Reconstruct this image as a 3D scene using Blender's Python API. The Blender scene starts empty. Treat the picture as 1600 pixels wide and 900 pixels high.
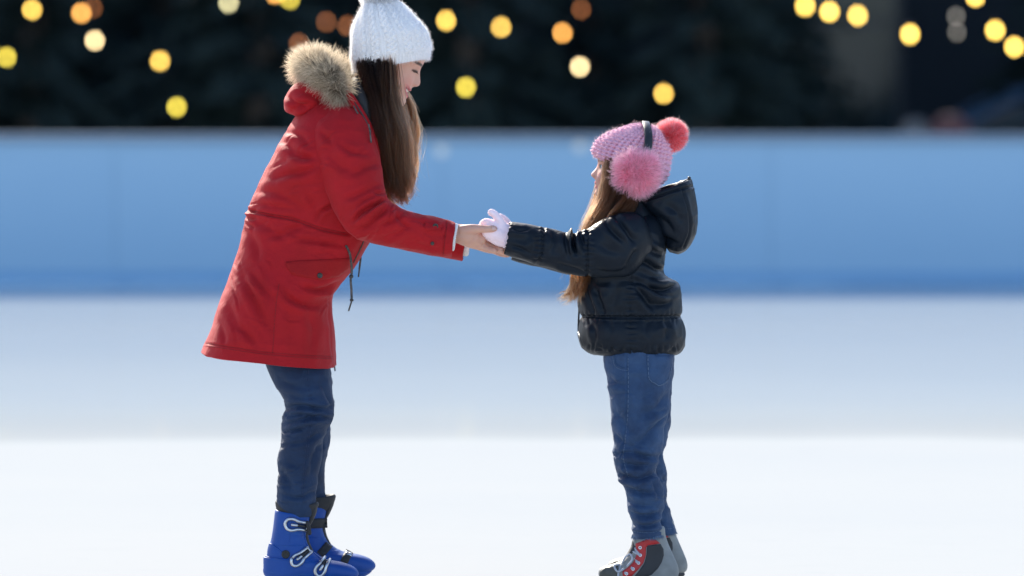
import bpy, bmesh, math, random
import numpy as np
from mathutils import Vector, Matrix
from mathutils.bvhtree import BVHTree
from mathutils.geometry import delaunay_2d_cdt
random.seed(7); RNG = np.random.default_rng(7)
R_ = math.radians
scene = bpy.context.scene
col = scene.collection

# ------------------------------------------------------------------ camera, sky, sun, exposure
CAM_D, CAM_H, PXM, HOR = 11.0, 1.517, 540.0, 121.0     # distance to the skaters, eye height, pixels per metre there, horizon row
FPX = CAM_D * PXM
cd = bpy.data.cameras.new('camera'); cam = bpy.data.objects.new('camera', cd); col.objects.link(cam)
cam.location = (0, -CAM_D, CAM_H); cam.rotation_euler = (R_(90), 0, 0)
cd.sensor_fit = 'HORIZONTAL'; cd.sensor_width = 36; cd.lens = 36 * FPX / 1600
cd.shift_y = -(450 - HOR) / 1600
cd.clip_start = 0.1; cd.clip_end = 2000
cd.dof.use_dof = True; cd.dof.focus_distance = CAM_D - 0.10; cd.dof.aperture_fstop = 1.5
scene.camera = cam

SUN_EL, SUN_AZ = 30.0, -22.0          # degrees; azimuth from +Y (behind the skaters), negative = to the left
wd = bpy.data.worlds.new('World'); scene.world = wd; wd.use_nodes = True
nt = wd.node_tree; nt.nodes.clear()
wo = nt.nodes.new('ShaderNodeOutputWorld'); wb = nt.nodes.new('ShaderNodeBackground'); ws = nt.nodes.new('ShaderNodeTexSky')
ws.sky_type = 'NISHITA'; ws.sun_disc = False; ws.sun_elevation = R_(SUN_EL); ws.sun_rotation = R_(SUN_AZ)
ws.air_density = 0.8; ws.dust_density = 1.2; ws.ozone_density = 1.2
wb.inputs[1].default_value = 0.15
nt.links.new(ws.outputs[0], wb.inputs[0]); nt.links.new(wb.outputs[0], wo.inputs[0])
sl = bpy.data.lights.new('sun', 'SUN'); sun = bpy.data.objects.new('sun', sl); col.objects.link(sun)
sl.energy = 4.0; sl.angle = R_(0.55); sl.color = (1.0, 0.93, 0.80)
sd = Vector((math.sin(R_(SUN_AZ)) * math.cos(R_(SUN_EL)), math.cos(R_(SUN_AZ)) * math.cos(R_(SUN_EL)), math.sin(R_(SUN_EL))))
sun.rotation_euler = sd.to_track_quat('Z', 'Y').to_euler(); sun.location = sd * 60
scene.view_settings.view_transform = 'Standard'; scene.view_settings.look = 'None'
scene.view_settings.gamma = 1.0; scene.view_settings.use_curve_mapping = False
scene.view_settings.exposure = 1.3
scene.render.engine = 'CYCLES'
scene.cycles.max_bounces = 12; scene.cycles.diffuse_bounces = 8; scene.cycles.glossy_bounces = 3; scene.cycles.transmission_bounces = 8; scene.cycles.transparent_max_bounces = 6

# ------------------------------------------------------------------ helpers
def W(px, py, Y=0.0):
    s = (Y + CAM_D) / FPX
    return np.array(((px - 800) * s, Y, CAM_H - (py - HOR) * s))
def proj(V):
    s = FPX / (V[:, 1] + CAM_D)
    return 800 + V[:, 0] * s, HOR + (CAM_H - V[:, 2]) * s
def tag(o, label=None, cat=None, group=None, kind=None):
    if label: o['label'] = label
    if cat: o['category'] = cat
    if group: o['group'] = group
    if kind: o['kind'] = kind
    return o
def attach(o, parent):
    if parent is not None:
        o.parent = parent
        p = parent; m = Matrix.Identity(4)
        chain = []
        while p is not None: chain.append(p); p = p.parent
        for q in reversed(chain):
            m = m @ q.matrix_parent_inverse @ Matrix.Translation(q.location) @ q.rotation_euler.to_matrix().to_4x4()
        o.matrix_parent_inverse = m.inverted()
    return o
def empty(name, loc, label=None, cat=None, group=None):
    o = bpy.data.objects.new(name, None); col.objects.link(o); o.location = Vector([float(v) for v in loc])
    o.empty_display_size = 0.1
    return tag(o, label, cat, group)
GEO = {}
def mesh_obj(name, V, F, mat, parent=None, smooth=True, uv=None):
    me = bpy.data.meshes.new(name)
    V = np.asarray(V, float)
    me.from_pydata(V.tolist(), [], [list(map(int, f)) for f in F] if not isinstance(F, np.ndarray) else F.tolist())
    if smooth: me.polygons.foreach_set('use_smooth', [True] * len(me.polygons))
    if mat is not None: me.materials.append(mat)
    o = bpy.data.objects.new(name, me); col.objects.link(o)
    attach(o, parent); GEO[o] = (V, F)
    me.update()
    return o
def bvh_of(o):
    V, F = GEO[o]
    return BVHTree.FromPolygons(V.tolist(), F.tolist() if isinstance(F, np.ndarray) else [list(f) for f in F])

def catmull(A, n):
    A = np.asarray(A, float); k = len(A)
    t = np.linspace(0, k - 1, n); i = np.minimum(t.astype(int), k - 2); f = (t - i)[:, None]
    g = lambda j: A[np.clip(j, 0, k - 1)]
    p0, p1, p2, p3 = g(i - 1), g(i), g(i + 1), g(i + 2)
    return 0.5 * (2 * p1 + (p2 - p0) * f + (2 * p0 - 5 * p1 + 4 * p2 - p3) * f**2 + (3 * p1 - p0 - 3 * p2 + p3) * f**3)
def grid_faces(nv, nu, cap0, cap1):
    a = np.arange(nv - 1)[:, None] * nu; j = np.arange(nu)[None, :]; j2 = (j + 1) % nu
    F = np.stack([a + j, a + j2, a + nu + j2, a + nu + j], -1).reshape(-1, 4).tolist()
    n = nv * nu
    if cap0: F += [[n, (q + 1) % nu, q] for q in range(nu)]; n += 1
    if cap1: F += [[n, (nv - 1) * nu + q, (nv - 1) * nu + (q + 1) % nu] for q in range(nu)]
    return F
def signed_vol(V, F):
    s = 0.0
    T = np.array([f[:3] for f in F] + [[f[0], f[2], f[3]] for f in F if len(f) == 4])
    a, b, c = V[T[:, 0]], V[T[:, 1]], V[T[:, 2]]
    return float((np.cross(a, b) * c).sum())
def vnormals(V, F):
    T = np.array([f[:3] for f in F] + [[f[0], f[2], f[3]] for f in F if len(f) == 4])
    n = np.cross(V[T[:, 1]] - V[T[:, 0]], V[T[:, 2]] - V[T[:, 0]])
    N = np.zeros_like(V)
    for k in range(3): np.add.at(N, T[:, k], n)
    return N / (np.linalg.norm(N, axis=1, keepdims=True) + 1e-12)
_tab = RNG.random((32, 32, 32)) * 2 - 1
def vnoise(P):
    P = np.asarray(P, float); i = np.floor(P).astype(int); f = P - i; f = f * f * (3 - 2 * f)
    r = 0
    for dx in (0, 1):
        for dy in (0, 1):
            for dz in (0, 1):
                w = (f[:, 0] if dx else 1 - f[:, 0]) * (f[:, 1] if dy else 1 - f[:, 1]) * (f[:, 2] if dz else 1 - f[:, 2])
                r = r + w * _tab[(i[:, 0] + dx) % 32, (i[:, 1] + dy) % 32, (i[:, 2] + dz) % 32]
    return r
def sstep(x, a, b):
    t = np.clip((x - a) / (b - a), 0, 1); return t * t * (3 - 2 * t)
def strokes_disp(V, N, strokes):
    """sculpting strokes: creases pressed into the camera-side of a garment; depth and width in pixels of 1/540 m"""
    px, py = proj(V); d = np.zeros(len(V)); face = sstep(-N[:, 1], -0.05, 0.35)
    for st in strokes:
        pts, dep, wid = st[0], st[1], st[2]; asym = st[3] if len(st) > 3 else 0.6
        pts = catmull(pts, max(2, 6 * (len(pts) - 1) + 1)) if len(pts) > 2 else np.asarray(pts, float)
        lo, hi = pts.min(0) - 5 * wid, pts.max(0) + 5 * wid
        m = np.where((px > lo[0]) & (px < hi[0]) & (py > lo[1]) & (py < hi[1]))[0]
        if not len(m): continue
        Q = np.stack([px[m], py[m]], 1); best = np.full(len(m), 1e9); sg = np.zeros(len(m)); tt = np.zeros(len(m))
        ns = len(pts) - 1
        for k in range(ns):
            a, b = pts[k], pts[k + 1]; e = b - a; L = e @ e + 1e-9
            t = np.clip(((Q - a) @ e) / L, 0, 1); c = a + t[:, None] * e; v = Q - c; dd = np.hypot(v[:, 0], v[:, 1])
            cr = np.sign(e[0] * v[:, 1] - e[1] * v[:, 0]); up = dd < best
            best = np.where(up, dd, best); sg = np.where(up, cr, sg); tt = np.where(up, (k + t) / ns, tt)
        s = best * sg; tap = np.clip(np.sin(np.pi * np.clip(tt, 0.02, 0.98)), 0, 1)**0.6
        if len(st) > 4 and st[4]: tap = 1.0
        h = -(0.5 * np.exp(-(s / wid)**2) + 0.5 * np.exp(-np.abs(s) / (0.7 * wid)))
        if asym: h = h + asym * np.exp(-((s - 1.9 * wid) / (1.4 * wid))**2) + 0.5 * asym * np.exp(-((s + 2.0 * wid) / (1.5 * wid))**2)
        d[m] += 2.1 * dep / PXM * h * tap * face[m]
    return d
def loft(name, rings, mat, parent=None, nu=96, nv=120, expo=2.2, strokes=(), noise=(), cap=(True, True), disp=None, uvattr=False):
    """rings: (xl, yl, xr, yr, half_depth_m, Y_centre): silhouette pair in photo pixels at its own depth"""
    A = catmull(rings, nv); ph = np.linspace(0, 2 * np.pi, nu, endpoint=False)
    cs = np.sign(np.cos(ph)) * np.abs(np.cos(ph))**(2 / expo); sn = np.sign(np.sin(ph)) * np.abs(np.sin(ph))**(2 / expo)
    V = []
    for r in A:
        L, Rr = W(r[0], r[1], r[5]), W(r[2], r[3], r[5]); c, h = (L + Rr) / 2, (Rr - L) / 2
        V.append(c + cs[:, None] * h + sn[:, None] * np.array((0, max(r[4], 1e-4), 0)))
    V = np.concatenate(V); F = grid_faces(nv, nu, *cap); ext = []
    if cap[0]: ext.append(V[:nu].mean(0))
    if cap[1]: ext.append(V[nu * (nv - 1):nu * nv].mean(0))
    if ext: V = np.vstack([V] + [e[None] for e in ext])
    if signed_vol(V, F) < 0: F = [f[::-1] for f in F]
    N = vnormals(V, F)
    d = np.zeros(len(V))
    for (fx, fy, fz, amp, ridged) in noise:
        n = vnoise(V * np.array((fx, fy, fz)) + 11.3)
        if ridged: n = 0.5 - np.abs(n) * 2
        d += amp / PXM * n
    if strokes: d += strokes_disp(V, N, strokes)
    if disp is not None:
        uu = np.tile(np.arange(nu) / nu, nv); vv = np.repeat(np.linspace(0, 1, nv), nu)
        dd = disp(uu, vv); d[:len(dd)] += dd
    V = V + N * d[:, None]
    if name is None: return V, F
    return mesh_obj(name, V, F, mat, parent)
def capsules(pts, n=18, seg=6):
    """tapered round-ended tube along (x, y, z, r) world points -> verts, faces"""
    A = np.asarray(pts, float)
    if len(A) > 2: A = catmull(A, seg * (len(A) - 1) + 1)
    P, r = A[:, :3], A[:, 3]
    T = np.gradient(P, axis=0); T /= np.linalg.norm(T, axis=1, keepdims=True) + 1e-12
    rows = []; ref = np.array((0.0, 1.0, 0.0)) if abs(T[0][1]) < 0.9 else np.array((1.0, 0, 0))
    ph = np.linspace(0, 2 * np.pi, n, endpoint=False)
    def ring(c, t, rad):
        nonlocal ref
        a = ref - t * (ref @ t); a /= np.linalg.norm(a) + 1e-12; ref = a; b = np.cross(t, a)
        rows.append(c + rad * (np.cos(ph)[:, None] * a + np.sin(ph)[:, None] * b))
    for k in (80, 55, 28): ring(P[0] - T[0] * r[0] * math.sin(R_(k)), T[0], r[0] * math.cos(R_(k)))
    for c, t, rad in zip(P, T, r): ring(c, t, rad)
    for k in (28, 55, 80): ring(P[-1] + T[-1] * r[-1] * math.sin(R_(k)), T[-1], r[-1] * math.cos(R_(k)))
    nv = len(rows); V = np.concatenate(rows); F = grid_faces(nv, n, True, True)
    V = np.vstack([V, rows[0].mean(0)[None], rows[-1].mean(0)[None]])
    if signed_vol(V, F) < 0: F = [f[::-1] for f in F]
    return V, F
def tube(name, pts, r, mat, parent=None, n=8, seg=4):
    pts = [np.append(np.asarray(p, float)[:3], r if len(p) < 4 else p[3]) for p in pts]
    V, F = capsules(pts, n, seg)
    return mesh_obj(name, V, F, mat, parent)
def join(parts):
    Vs, Fs, k = [], [], 0
    for V, F in parts:
        Vs.append(V); Fs += [[i + k for i in f] for f in F]; k += len(V)
    return np.vstack(Vs), Fs
def remesh(parts, voxel, smooth_it=4, factor=0.5):
    V, F = join(parts)
    me = bpy.data.meshes.new('tmp'); me.from_pydata(V.tolist(), [], F)
    o = bpy.data.objects.new('tmp', me); col.objects.link(o)
    m = o.modifiers.new('r', 'REMESH'); m.mode = 'VOXEL'; m.voxel_size = voxel
    if smooth_it:
        s = o.modifiers.new('s', 'SMOOTH'); s.iterations = smooth_it; s.factor = factor
    dg = bpy.context.evaluated_depsgraph_get(); ev = o.evaluated_get(dg); m2 = bpy.data.meshes.new_from_object(ev)
    n = len(m2.vertices); A = np.zeros(n * 3); m2.vertices.foreach_get('co', A)
    nl = len(m2.loops); L = np.zeros(nl, int); m2.loops.foreach_get('vertex_index', L)
    assert nl == 4 * len(m2.polygons)
    bpy.data.objects.remove(o); bpy.data.meshes.remove(me); bpy.data.meshes.remove(m2)
    return A.reshape(-1, 3), L.reshape(-1, 4)
def box_arrays(c, s, bev=0.0, rot=None):
    bm = bmesh.new(); bmesh.ops.create_cube(bm, size=1.0)
    for v in bm.verts: v.co = Vector((v.co.x * s[0], v.co.y * s[1], v.co.z * s[2]))
    if bev: bmesh.ops.bevel(bm, geom=bm.edges[:], offset=bev, segments=2, affect='EDGES', profile=0.6)
    if rot is not None: bmesh.ops.transform(bm, matrix=rot.to_4x4(), verts=bm.verts)
    V = np.array([v.co[:] for v in bm.verts]) + np.asarray(c); bm.verts.index_update()
    F = [[v.index for v in f.verts] for f in bm.faces]; bm.free()
    return V, F
def box(name, c, s, mat, parent=None, bev=0.0, rot=None):
    V, F = box_arrays(c, s, bev, rot)
    return mesh_obj(name, V, F, mat, parent, smooth=False)
CAMP = Vector((0, -CAM_D, CAM_H))
def hit(tree, px, py):
    d = (Vector(W(px, py, 0)) - CAMP).normalized()
    loc, n, i, dist = tree.ray_cast(CAMP, d)
    if loc is None: return None
    return loc, (n if n.dot(d) < 0 else -n)
def panel(name, poly, tree, thick, mat, parent, step=4.0, round_edge=True, sink=0.003):
    """a thin piece of cloth, leather or metal laid on the surface it is sewn to, with a real edge"""
    P = [np.asarray(p, float) for p in poly]; B = []
    for a, b in zip(P, P[1:] + P[:1]):
        k = max(1, int(np.linalg.norm(b - a) / step))
        B += [a + (b - a) * q / k for q in range(k)]
    lo, hi = np.min(B, 0), np.max(B, 0); I = []
    Ba = np.array(B)
    for x in np.arange(lo[0] + step / 2, hi[0], step):
        for y in np.arange(lo[1] + step / 2, hi[1], step):
            if np.min(np.hypot(Ba[:, 0] - x, Ba[:, 1] - y)) > step * 0.45: I.append((x, y))
    nb = len(B)
    vs, _, fs, ov, _, _ = delaunay_2d_cdt([Vector((float(p[0]), float(p[1]))) for p in B + I], [(k, (k + 1) % nb) for k in range(nb)], [], 1, 1e-4)
    V, ok = [], []; bd = [k for k in range(len(vs)) if any(q < nb for q in ov[k])]
    bds = set(bd); last = None
    for k, p in enumerate(vs):
        h = hit(tree, p.x, p.y)
        if h is None: V.append(None); continue
        V.append((np.array(h[0]), np.array(h[1])))
    good = [v for v in V if v is not None]
    if not good: return None
    for k, v in enumerate(V):
        if v is None:
            j = min((q for q in range(len(V)) if V[q] is not None), key=lambda q: (vs[q] - vs[k]).length)
            s = np.array(W(vs[k].x, vs[k].y, V[j][0][1])); V[k] = (s, V[j][1])
    top = [v[0] + v[1] * (thick * (0.55 if (k in bds and round_edge) else 1.0)) for k, v in enumerate(V)]
    low = {k: V[k][0] - V[k][1] * sink for k in bd}
    verts = list(top); idx = {}
    for k in bd: idx[k] = len(verts); verts.append(low[k])
    F = [list(f) for f in fs]
    order = [min((k for k in bd if q in ov[k]), default=None) for q in range(nb)]
    for q in range(nb):
        a, b = order[q], order[(q + 1) % nb]
        if a is not None and b is not None and a != b: F.append([a, b, idx[b], idx[a]])
    bm = bmesh.new(); bv = [bm.verts.new([float(c) for c in v]) for v in verts]
    for f in F:
        try: bm.faces.new([bv[i] for i in f])
        except ValueError: pass
    seen = {}; groups_ = []
    for v in bm.verts:
        if v in seen: continue
        g_ = [v]; seen[v] = 1
        for w in g_:
            for e_ in w.link_edges:
                o_ = e_.other_vert(w)
                if o_ not in seen: seen[o_] = 1; g_.append(o_)
        groups_.append(g_)
    groups_.sort(key=len)
    for g_ in groups_[:-1]:
        for v in g_: bm.verts.remove(v)
    bmesh.ops.recalc_face_normals(bm, faces=bm.faces[:])
    me = bpy.data.meshes.new(name); bm.to_mesh(me); bm.free()
    d = np.mean([v[1] for v in V], 0)
    me.update()
    up = sum(p.normal.dot(Vector(d)) for p in me.polygons[:len(fs)])
    if up < 0: me.flip_normals()
    me.polygons.foreach_set('use_smooth', [True] * len(me.polygons)); me.materials.append(mat)
    o = bpy.data.objects.new(name, me); col.objects.link(o); attach(o, parent)
    return o
def on_surface(tree, pts, lift):
    out = []
    for p in pts:
        h = hit(tree, p[0], p[1])
        if h is not None: out.append(np.array(h[0]) + np.array(h[1]) * lift)
    return out
def tube_on(name, tree, pts, r, mat, parent, lift=0.0, n=6, dens=4):
    pts = catmull(pts, dens * (len(pts) - 1) + 1) if len(pts) > 2 else np.array([np.asarray(pts[0]) + (np.asarray(pts[1]) - np.asarray(pts[0])) * t for t in np.linspace(0, 1, 6)])
    q = on_surface(tree, pts, lift)
    return tube(name, q, r, mat, parent, n, 2) if len(q) > 2 else None
def lathe(prof, n=20):
    ph = np.linspace(0, 2 * np.pi, n, endpoint=False)
    V = np.concatenate([np.stack([r * np.cos(ph), r * np.sin(ph), np.full(n, z)], 1) for r, z in prof])
    F = grid_faces(len(prof), n, True, True)
    V = np.vstack([V, [[0, 0, prof[0][1]]], [[0, 0, prof[-1][1]]]])
    if signed_vol(V, F) < 0: F = [f[::-1] for f in F]
    return V, F
def place(VF, loc, nrm):
    M = Vector(nrm).to_track_quat('Z', 'Y').to_matrix()
    return (VF[0] @ np.array(M).T + np.asarray(loc), VF[1])
def button_on(name, tree, px, py, r, h, mat, parent, prof=None):
    q = hit(tree, px, py)
    if q is None: return None
    prof = prof or [(r * 0.96, -0.002), (r, h * 0.5), (r * 0.9, h), (r * 0.62, h * 1.02), (r * 0.5, h * 0.7), (r * 0.1, h * 0.7)]
    V, F = place(lathe(prof), q[0], q[1])
    return mesh_obj(name, V, F, mat, parent)
def hair_obj(name, C, r0, r1, mat, parent, kind=None):
    """C: (N, K, 3) strands"""
    N_, K = C.shape[:2]
    hc = bpy.data.hair_curves.new(name); hc.add_curves([K] * N_)
    hc.attributes['position'].data.foreach_set('vector', C.reshape(-1).astype(np.float32))
    ra = hc.attributes.get('radius') or hc.attributes.new('radius', 'FLOAT', 'POINT')
    rad = np.tile(r0 + (r1 - r0) * np.linspace(0, 1, K)**1.5, N_) * np.repeat(RNG.uniform(0.7, 1.3, N_), K)
    ra.data.foreach_set('value', rad.astype(np.float32))
    hc.materials.append(mat)
    o = bpy.data.objects.new(name, hc); col.objects.link(o); attach(o, parent)
    if kind: o['kind'] = kind
    return o
def sample_surface(V, F, n):
    T = np.array([f[:3] for f in F] + [[f[0], f[2], f[3]] for f in F if len(f) == 4])
    a, b, c = V[T[:, 0]], V[T[:, 1]], V[T[:, 2]]
    cr = np.cross(b - a, c - a); ar = np.linalg.norm(cr, axis=1)
    k = RNG.choice(len(T), n, p=ar / ar.sum()); u = RNG.random((n, 2)); m = u.sum(1) > 1; u[m] = 1 - u[m]
    P = a[k] + (b - a)[k] * u[:, :1] + (c - a)[k] * u[:, 1:]
    return P, cr[k] / (ar[k][:, None] + 1e-12)
def fur(name, V, F, n, length, mat, parent, spread=0.45, droop=0.0, clump=0.0, K=5, r0=0.0004, r1=0.00008, bias=(0, 0, 0), curl=0.0, mask=None, rand=0.35):
    P, N = sample_surface(V, F, n)
    if mask is not None: k = mask(P, N); P, N = P[k], N[k]; n = len(P)
    D = N + RNG.normal(0, spread, (n, 3)) * 0.6 + np.asarray(bias)
    if clump:
        cf = np.stack([vnoise(P * 42 + 3.1), vnoise(P * 42 + 17.7), vnoise(P * 42 + 29.3)], 1); D = D + clump * cf
    D /= np.linalg.norm(D, axis=1, keepdims=True); L = length * RNG.uniform(1 - rand, 1 + rand * 0.6, n)[:, None]
    t = np.linspace(0, 1, K); C = np.zeros((n, K, 3))
    S = np.cross(D, RNG.normal(size=(n, 3)))
    for i, q in enumerate(t):
        C[:, i] = P + D * L * q + np.array((0, 0, -1.0)) * droop * L * q * q + S * curl * L * q * q
    return hair_obj(name, C, r0, r1, mat, parent, 'stuff')

# ------------------------------------------------------------------ materials
def nodes(m):
    m.use_nodes = True; t = m.node_tree
    return t, t.nodes, t.links, t.nodes['Principled BSDF']
def mat_plain(name, c, rough=0.6, metal=0.0, spec=0.5, noise=None, bump=None, sheen=0.0, coat=0.0, transl=0.0):
    """noise = (scale, amount, second colour); bump = (scale, strength, distance)"""
    m = bpy.data.materials.new(name); t, n, l, b = nodes(m)
    b.inputs['Base Color'].default_value = (*c, 1); b.inputs['Roughness'].default_value = rough; b.inputs['Metallic'].default_value = metal
    b.inputs['Specular IOR Level'].default_value = spec
    if sheen: b.inputs['Sheen Weight'].default_value = sheen; b.inputs['Sheen Roughness'].default_value = 0.4
    if coat: b.inputs['Coat Weight'].default_value = coat; b.inputs['Coat Roughness'].default_value = 0.15
    tc = n.new('ShaderNodeTexCoord')
    if noise:
        nz = n.new('ShaderNodeTexNoise'); nz.inputs['Scale'].default_value = noise[0]; nz.inputs['Detail'].default_value = 6
        l.new(tc.outputs['Object'], nz.inputs['Vector'])
        mx = n.new('ShaderNodeMix'); mx.data_type = 'RGBA'; mx.inputs[6].default_value = (*c, 1); mx.inputs[7].default_value = (*noise[2], 1)
        rp = n.new('ShaderNodeMapRange'); rp.inputs[1].default_value = 0.35; rp.inputs[2].default_value = 0.7; rp.inputs[4].default_value = noise[1]
        l.new(nz.outputs[0], rp.inputs[0]); l.new(rp.outputs[0], mx.inputs[0]); l.new(mx.outputs[2], b.inputs['Base Color'])
    if bump:
        bz = n.new('ShaderNodeTexNoise'); bz.inputs['Scale'].default_value = bump[0]; bz.inputs['Detail'].default_value = 5
        l.new(tc.outputs['Object'], bz.inputs['Vector'])
        bp = n.new('ShaderNodeBump'); bp.inputs['Strength'].default_value = bump[1]; bp.inputs['Distance'].default_value = bump[2]
        l.new(bz.outputs[0], bp.inputs['Height']); l.new(bp.outputs[0], b.inputs['Normal'])
    if transl:
        tr = n.new('ShaderNodeBsdfTranslucent'); tr.inputs[0].default_value = (*c, 1)
        ms = n.new('ShaderNodeMixShader'); ms.inputs[0].default_value = transl
        out = n['Material Output']; l.new(b.outputs[0], ms.inputs[1]); l.new(tr.outputs[0], ms.inputs[2]); l.new(ms.outputs[0], out.inputs[0])
    return m
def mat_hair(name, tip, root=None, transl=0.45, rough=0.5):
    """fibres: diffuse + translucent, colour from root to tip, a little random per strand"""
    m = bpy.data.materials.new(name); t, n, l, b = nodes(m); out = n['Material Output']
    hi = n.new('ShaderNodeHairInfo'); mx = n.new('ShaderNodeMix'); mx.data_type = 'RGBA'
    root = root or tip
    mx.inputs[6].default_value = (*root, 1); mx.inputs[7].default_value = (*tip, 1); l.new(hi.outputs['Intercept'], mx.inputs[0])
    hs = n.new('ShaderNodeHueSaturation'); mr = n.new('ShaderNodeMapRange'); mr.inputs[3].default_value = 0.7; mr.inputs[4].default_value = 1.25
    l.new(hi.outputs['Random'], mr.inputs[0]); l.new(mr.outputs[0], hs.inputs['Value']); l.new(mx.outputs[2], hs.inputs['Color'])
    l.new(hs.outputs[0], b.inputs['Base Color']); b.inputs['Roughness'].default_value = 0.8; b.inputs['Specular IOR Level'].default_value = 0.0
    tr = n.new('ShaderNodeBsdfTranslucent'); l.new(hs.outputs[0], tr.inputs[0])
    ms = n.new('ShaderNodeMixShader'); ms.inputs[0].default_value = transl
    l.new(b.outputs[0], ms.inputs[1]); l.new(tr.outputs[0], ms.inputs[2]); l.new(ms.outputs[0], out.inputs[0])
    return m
def mat_principled_hair(name, c, c2, rough=0.3):
    m = bpy.data.materials.new(name); m.use_nodes = True; n = m.node_tree.nodes; l = m.node_tree.links
    n.remove(n['Principled BSDF']); h = n.new('ShaderNodeBsdfHairPrincipled'); h.model = 'CHIANG'; h.parametrization = 'COLOR'
    h.inputs['Roughness'].default_value = rough; h.inputs['Radial Roughness'].default_value = 0.5; h.inputs['IOR'].default_value = 1.2
    hi = n.new('ShaderNodeHairInfo'); mu = n.new('ShaderNodeMath'); mu.operation = 'MULTIPLY'; l.new(hi.outputs['Random'], mu.inputs[0]); l.new(hi.outputs['Intercept'], mu.inputs[1])
    mx = n.new('ShaderNodeMix'); mx.data_type = 'RGBA'; mx.inputs[6].default_value = (*c, 1); mx.inputs[7].default_value = (*c2, 1); l.new(mu.outputs[0], mx.inputs[0]); l.new(mx.outputs[2], h.inputs['Color'])
    l.new(h.outputs[0], n['Material Output'].inputs[0])
    return m
def mat_emit(name, c, s):
    m = bpy.data.materials.new(name); t, n, l, b = nodes(m)
    b.inputs['Base Color'].default_value = (*c, 1); b.inputs['Emission Color'].default_value = (*c, 1); b.inputs['Emission Strength'].default_value = s
    m.cycles.emission_sampling = 'NONE'
    return m
def mat_cloth(name, c, c2, rough=0.75, weave=900, sheen=0.25, wrinkle=(28, 0.25, 0.01), spec=0.35):
    """woven cloth: fine weave bump over soft small creases, slight wear in colour"""
    m = bpy.data.materials.new(name); t, n, l, b = nodes(m); tc = n.new('ShaderNodeTexCoord')
    b.inputs['Roughness'].default_value = rough; b.inputs['Specular IOR Level'].default_value = spec
    b.inputs['Sheen Weight'].default_value = sheen; b.inputs['Sheen Roughness'].default_value = 0.45; b.inputs['Sheen Tint'].default_value = (*[min(1, 0.4 + x) for x in c], 1)
    nz = n.new('ShaderNodeTexNoise'); nz.inputs['Scale'].default_value = 9; nz.inputs['Detail'].default_value = 8; nz.inputs['Roughness'].default_value = 0.65
    l.new(tc.outputs['Object'], nz.inputs[0])
    mx = n.new('ShaderNodeMix'); mx.data_type = 'RGBA'; mx.inputs[6].default_value = (*c, 1); mx.inputs[7].default_value = (*c2, 1)
    mr = n.new('ShaderNodeMapRange'); mr.inputs[1].default_value = 0.35; mr.inputs[2].default_value = 0.68
    l.new(nz.outputs[0], mr.inputs[0]); l.new(mr.outputs[0], mx.inputs[0]); l.new(mx.outputs[2], b.inputs['Base Color'])
    wz = n.new('ShaderNodeTexNoise'); wz.inputs['Scale'].default_value = weave; wz.inputs['Detail'].default_value = 2; l.new(tc.outputs['Object'], wz.inputs[0])
    cz = n.new('ShaderNodeTexNoise'); cz.inputs['Scale'].default_value = wrinkle[0]; cz.inputs['Detail'].default_value = 4; cz.inputs['Distortion'].default_value = 1.2; l.new(tc.outputs['Object'], cz.inputs[0])
    b1 = n.new('ShaderNodeBump'); b1.inputs['Strength'].default_value = wrinkle[1]; b1.inputs['Distance'].default_value = wrinkle[2]; l.new(cz.outputs[0], b1.inputs['Height'])
    b2 = n.new('ShaderNodeBump'); b2.inputs['Strength'].default_value = 0.25; b2.inputs['Distance'].default_value = 0.001; l.new(wz.outputs[0], b2.inputs['Height']); l.new(b1.outputs[0], b2.inputs['Normal'])
    l.new(b2.outputs[0], b.inputs['Normal'])
    return m
def mat_skin(name):
    m = bpy.data.materials.new(name); t, n, l, b = nodes(m)
    at = n.new('ShaderNodeAttribute'); at.attribute_name = 'tint'; l.new(at.outputs['Color'], b.inputs['Base Color'])
    b.inputs['Roughness'].default_value = 0.5; b.inputs['Specular IOR Level'].default_value = 0.4
    b.inputs['Subsurface Weight'].default_value = 0.35; b.inputs['Subsurface Radius'].default_value = (0.012, 0.004, 0.002); b.inputs['Subsurface Scale'].default_value = 0.6
    return m
M = {}
M['parka'] = mat_cloth('red_cotton_shell', (0.385, 0.007, 0.012), (0.32, 0.006, 0.009), sheen=0.12, spec=0.2)
M['parka_dark'] = mat_cloth('red_cotton_flap', (0.32, 0.0065, 0.008), (0.27, 0.0055, 0.007), sheen=0.1, spec=0.2)
M['lining'] = mat_cloth('charcoal_lining', (0.03, 0.032, 0.036), (0.02, 0.021, 0.024), sheen=0.1)
M['denim'] = mat_cloth('blue_denim', (0.010, 0.030, 0.078), (0.0035, 0.013, 0.040), weave=1400, sheen=0.12, wrinkle=(40, 0.3, 0.008))
M['denim_light'] = mat_cloth('washed_blue_denim', (0.028, 0.066, 0.145), (0.007, 0.022, 0.062), weave=1400, sheen=0.12, wrinkle=(40, 0.35, 0.008))
M['stitch'] = mat_plain('pale_stitching', (0.10, 0.15, 0.24), 0.8)
M['stitch_dark'] = mat_plain('navy_stitching', (0.012, 0.025, 0.07), 0.8)
M['puffer'] = mat_cloth('black_coated_nylon', (0.006, 0.010, 0.017), (0.0045, 0.008, 0.013), rough=0.45, weave=500, sheen=0.0, wrinkle=(60, 0.12, 0.005), spec=0.17)
M['white_knit'] = mat_plain('white_wool', (0.95, 0.89, 0.85), 0.9, spec=0.1, noise=(300, 0.25, (0.90, 0.84, 0.82)), bump=(900, 0.4, 0.002), sheen=0.5)
M['white_fibre'] = mat_hair('white_wool_fibre', (0.93, 0.92, 0.92), None, 0.65)
M['pink_knit'] = mat_plain('pink_wool', (0.76, 0.40, 0.50), 0.9, spec=0.1, noise=(160, 0.5, (0.70, 0.42, 0.54)), bump=(900, 0.4, 0.002), sheen=0.3)
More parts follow.
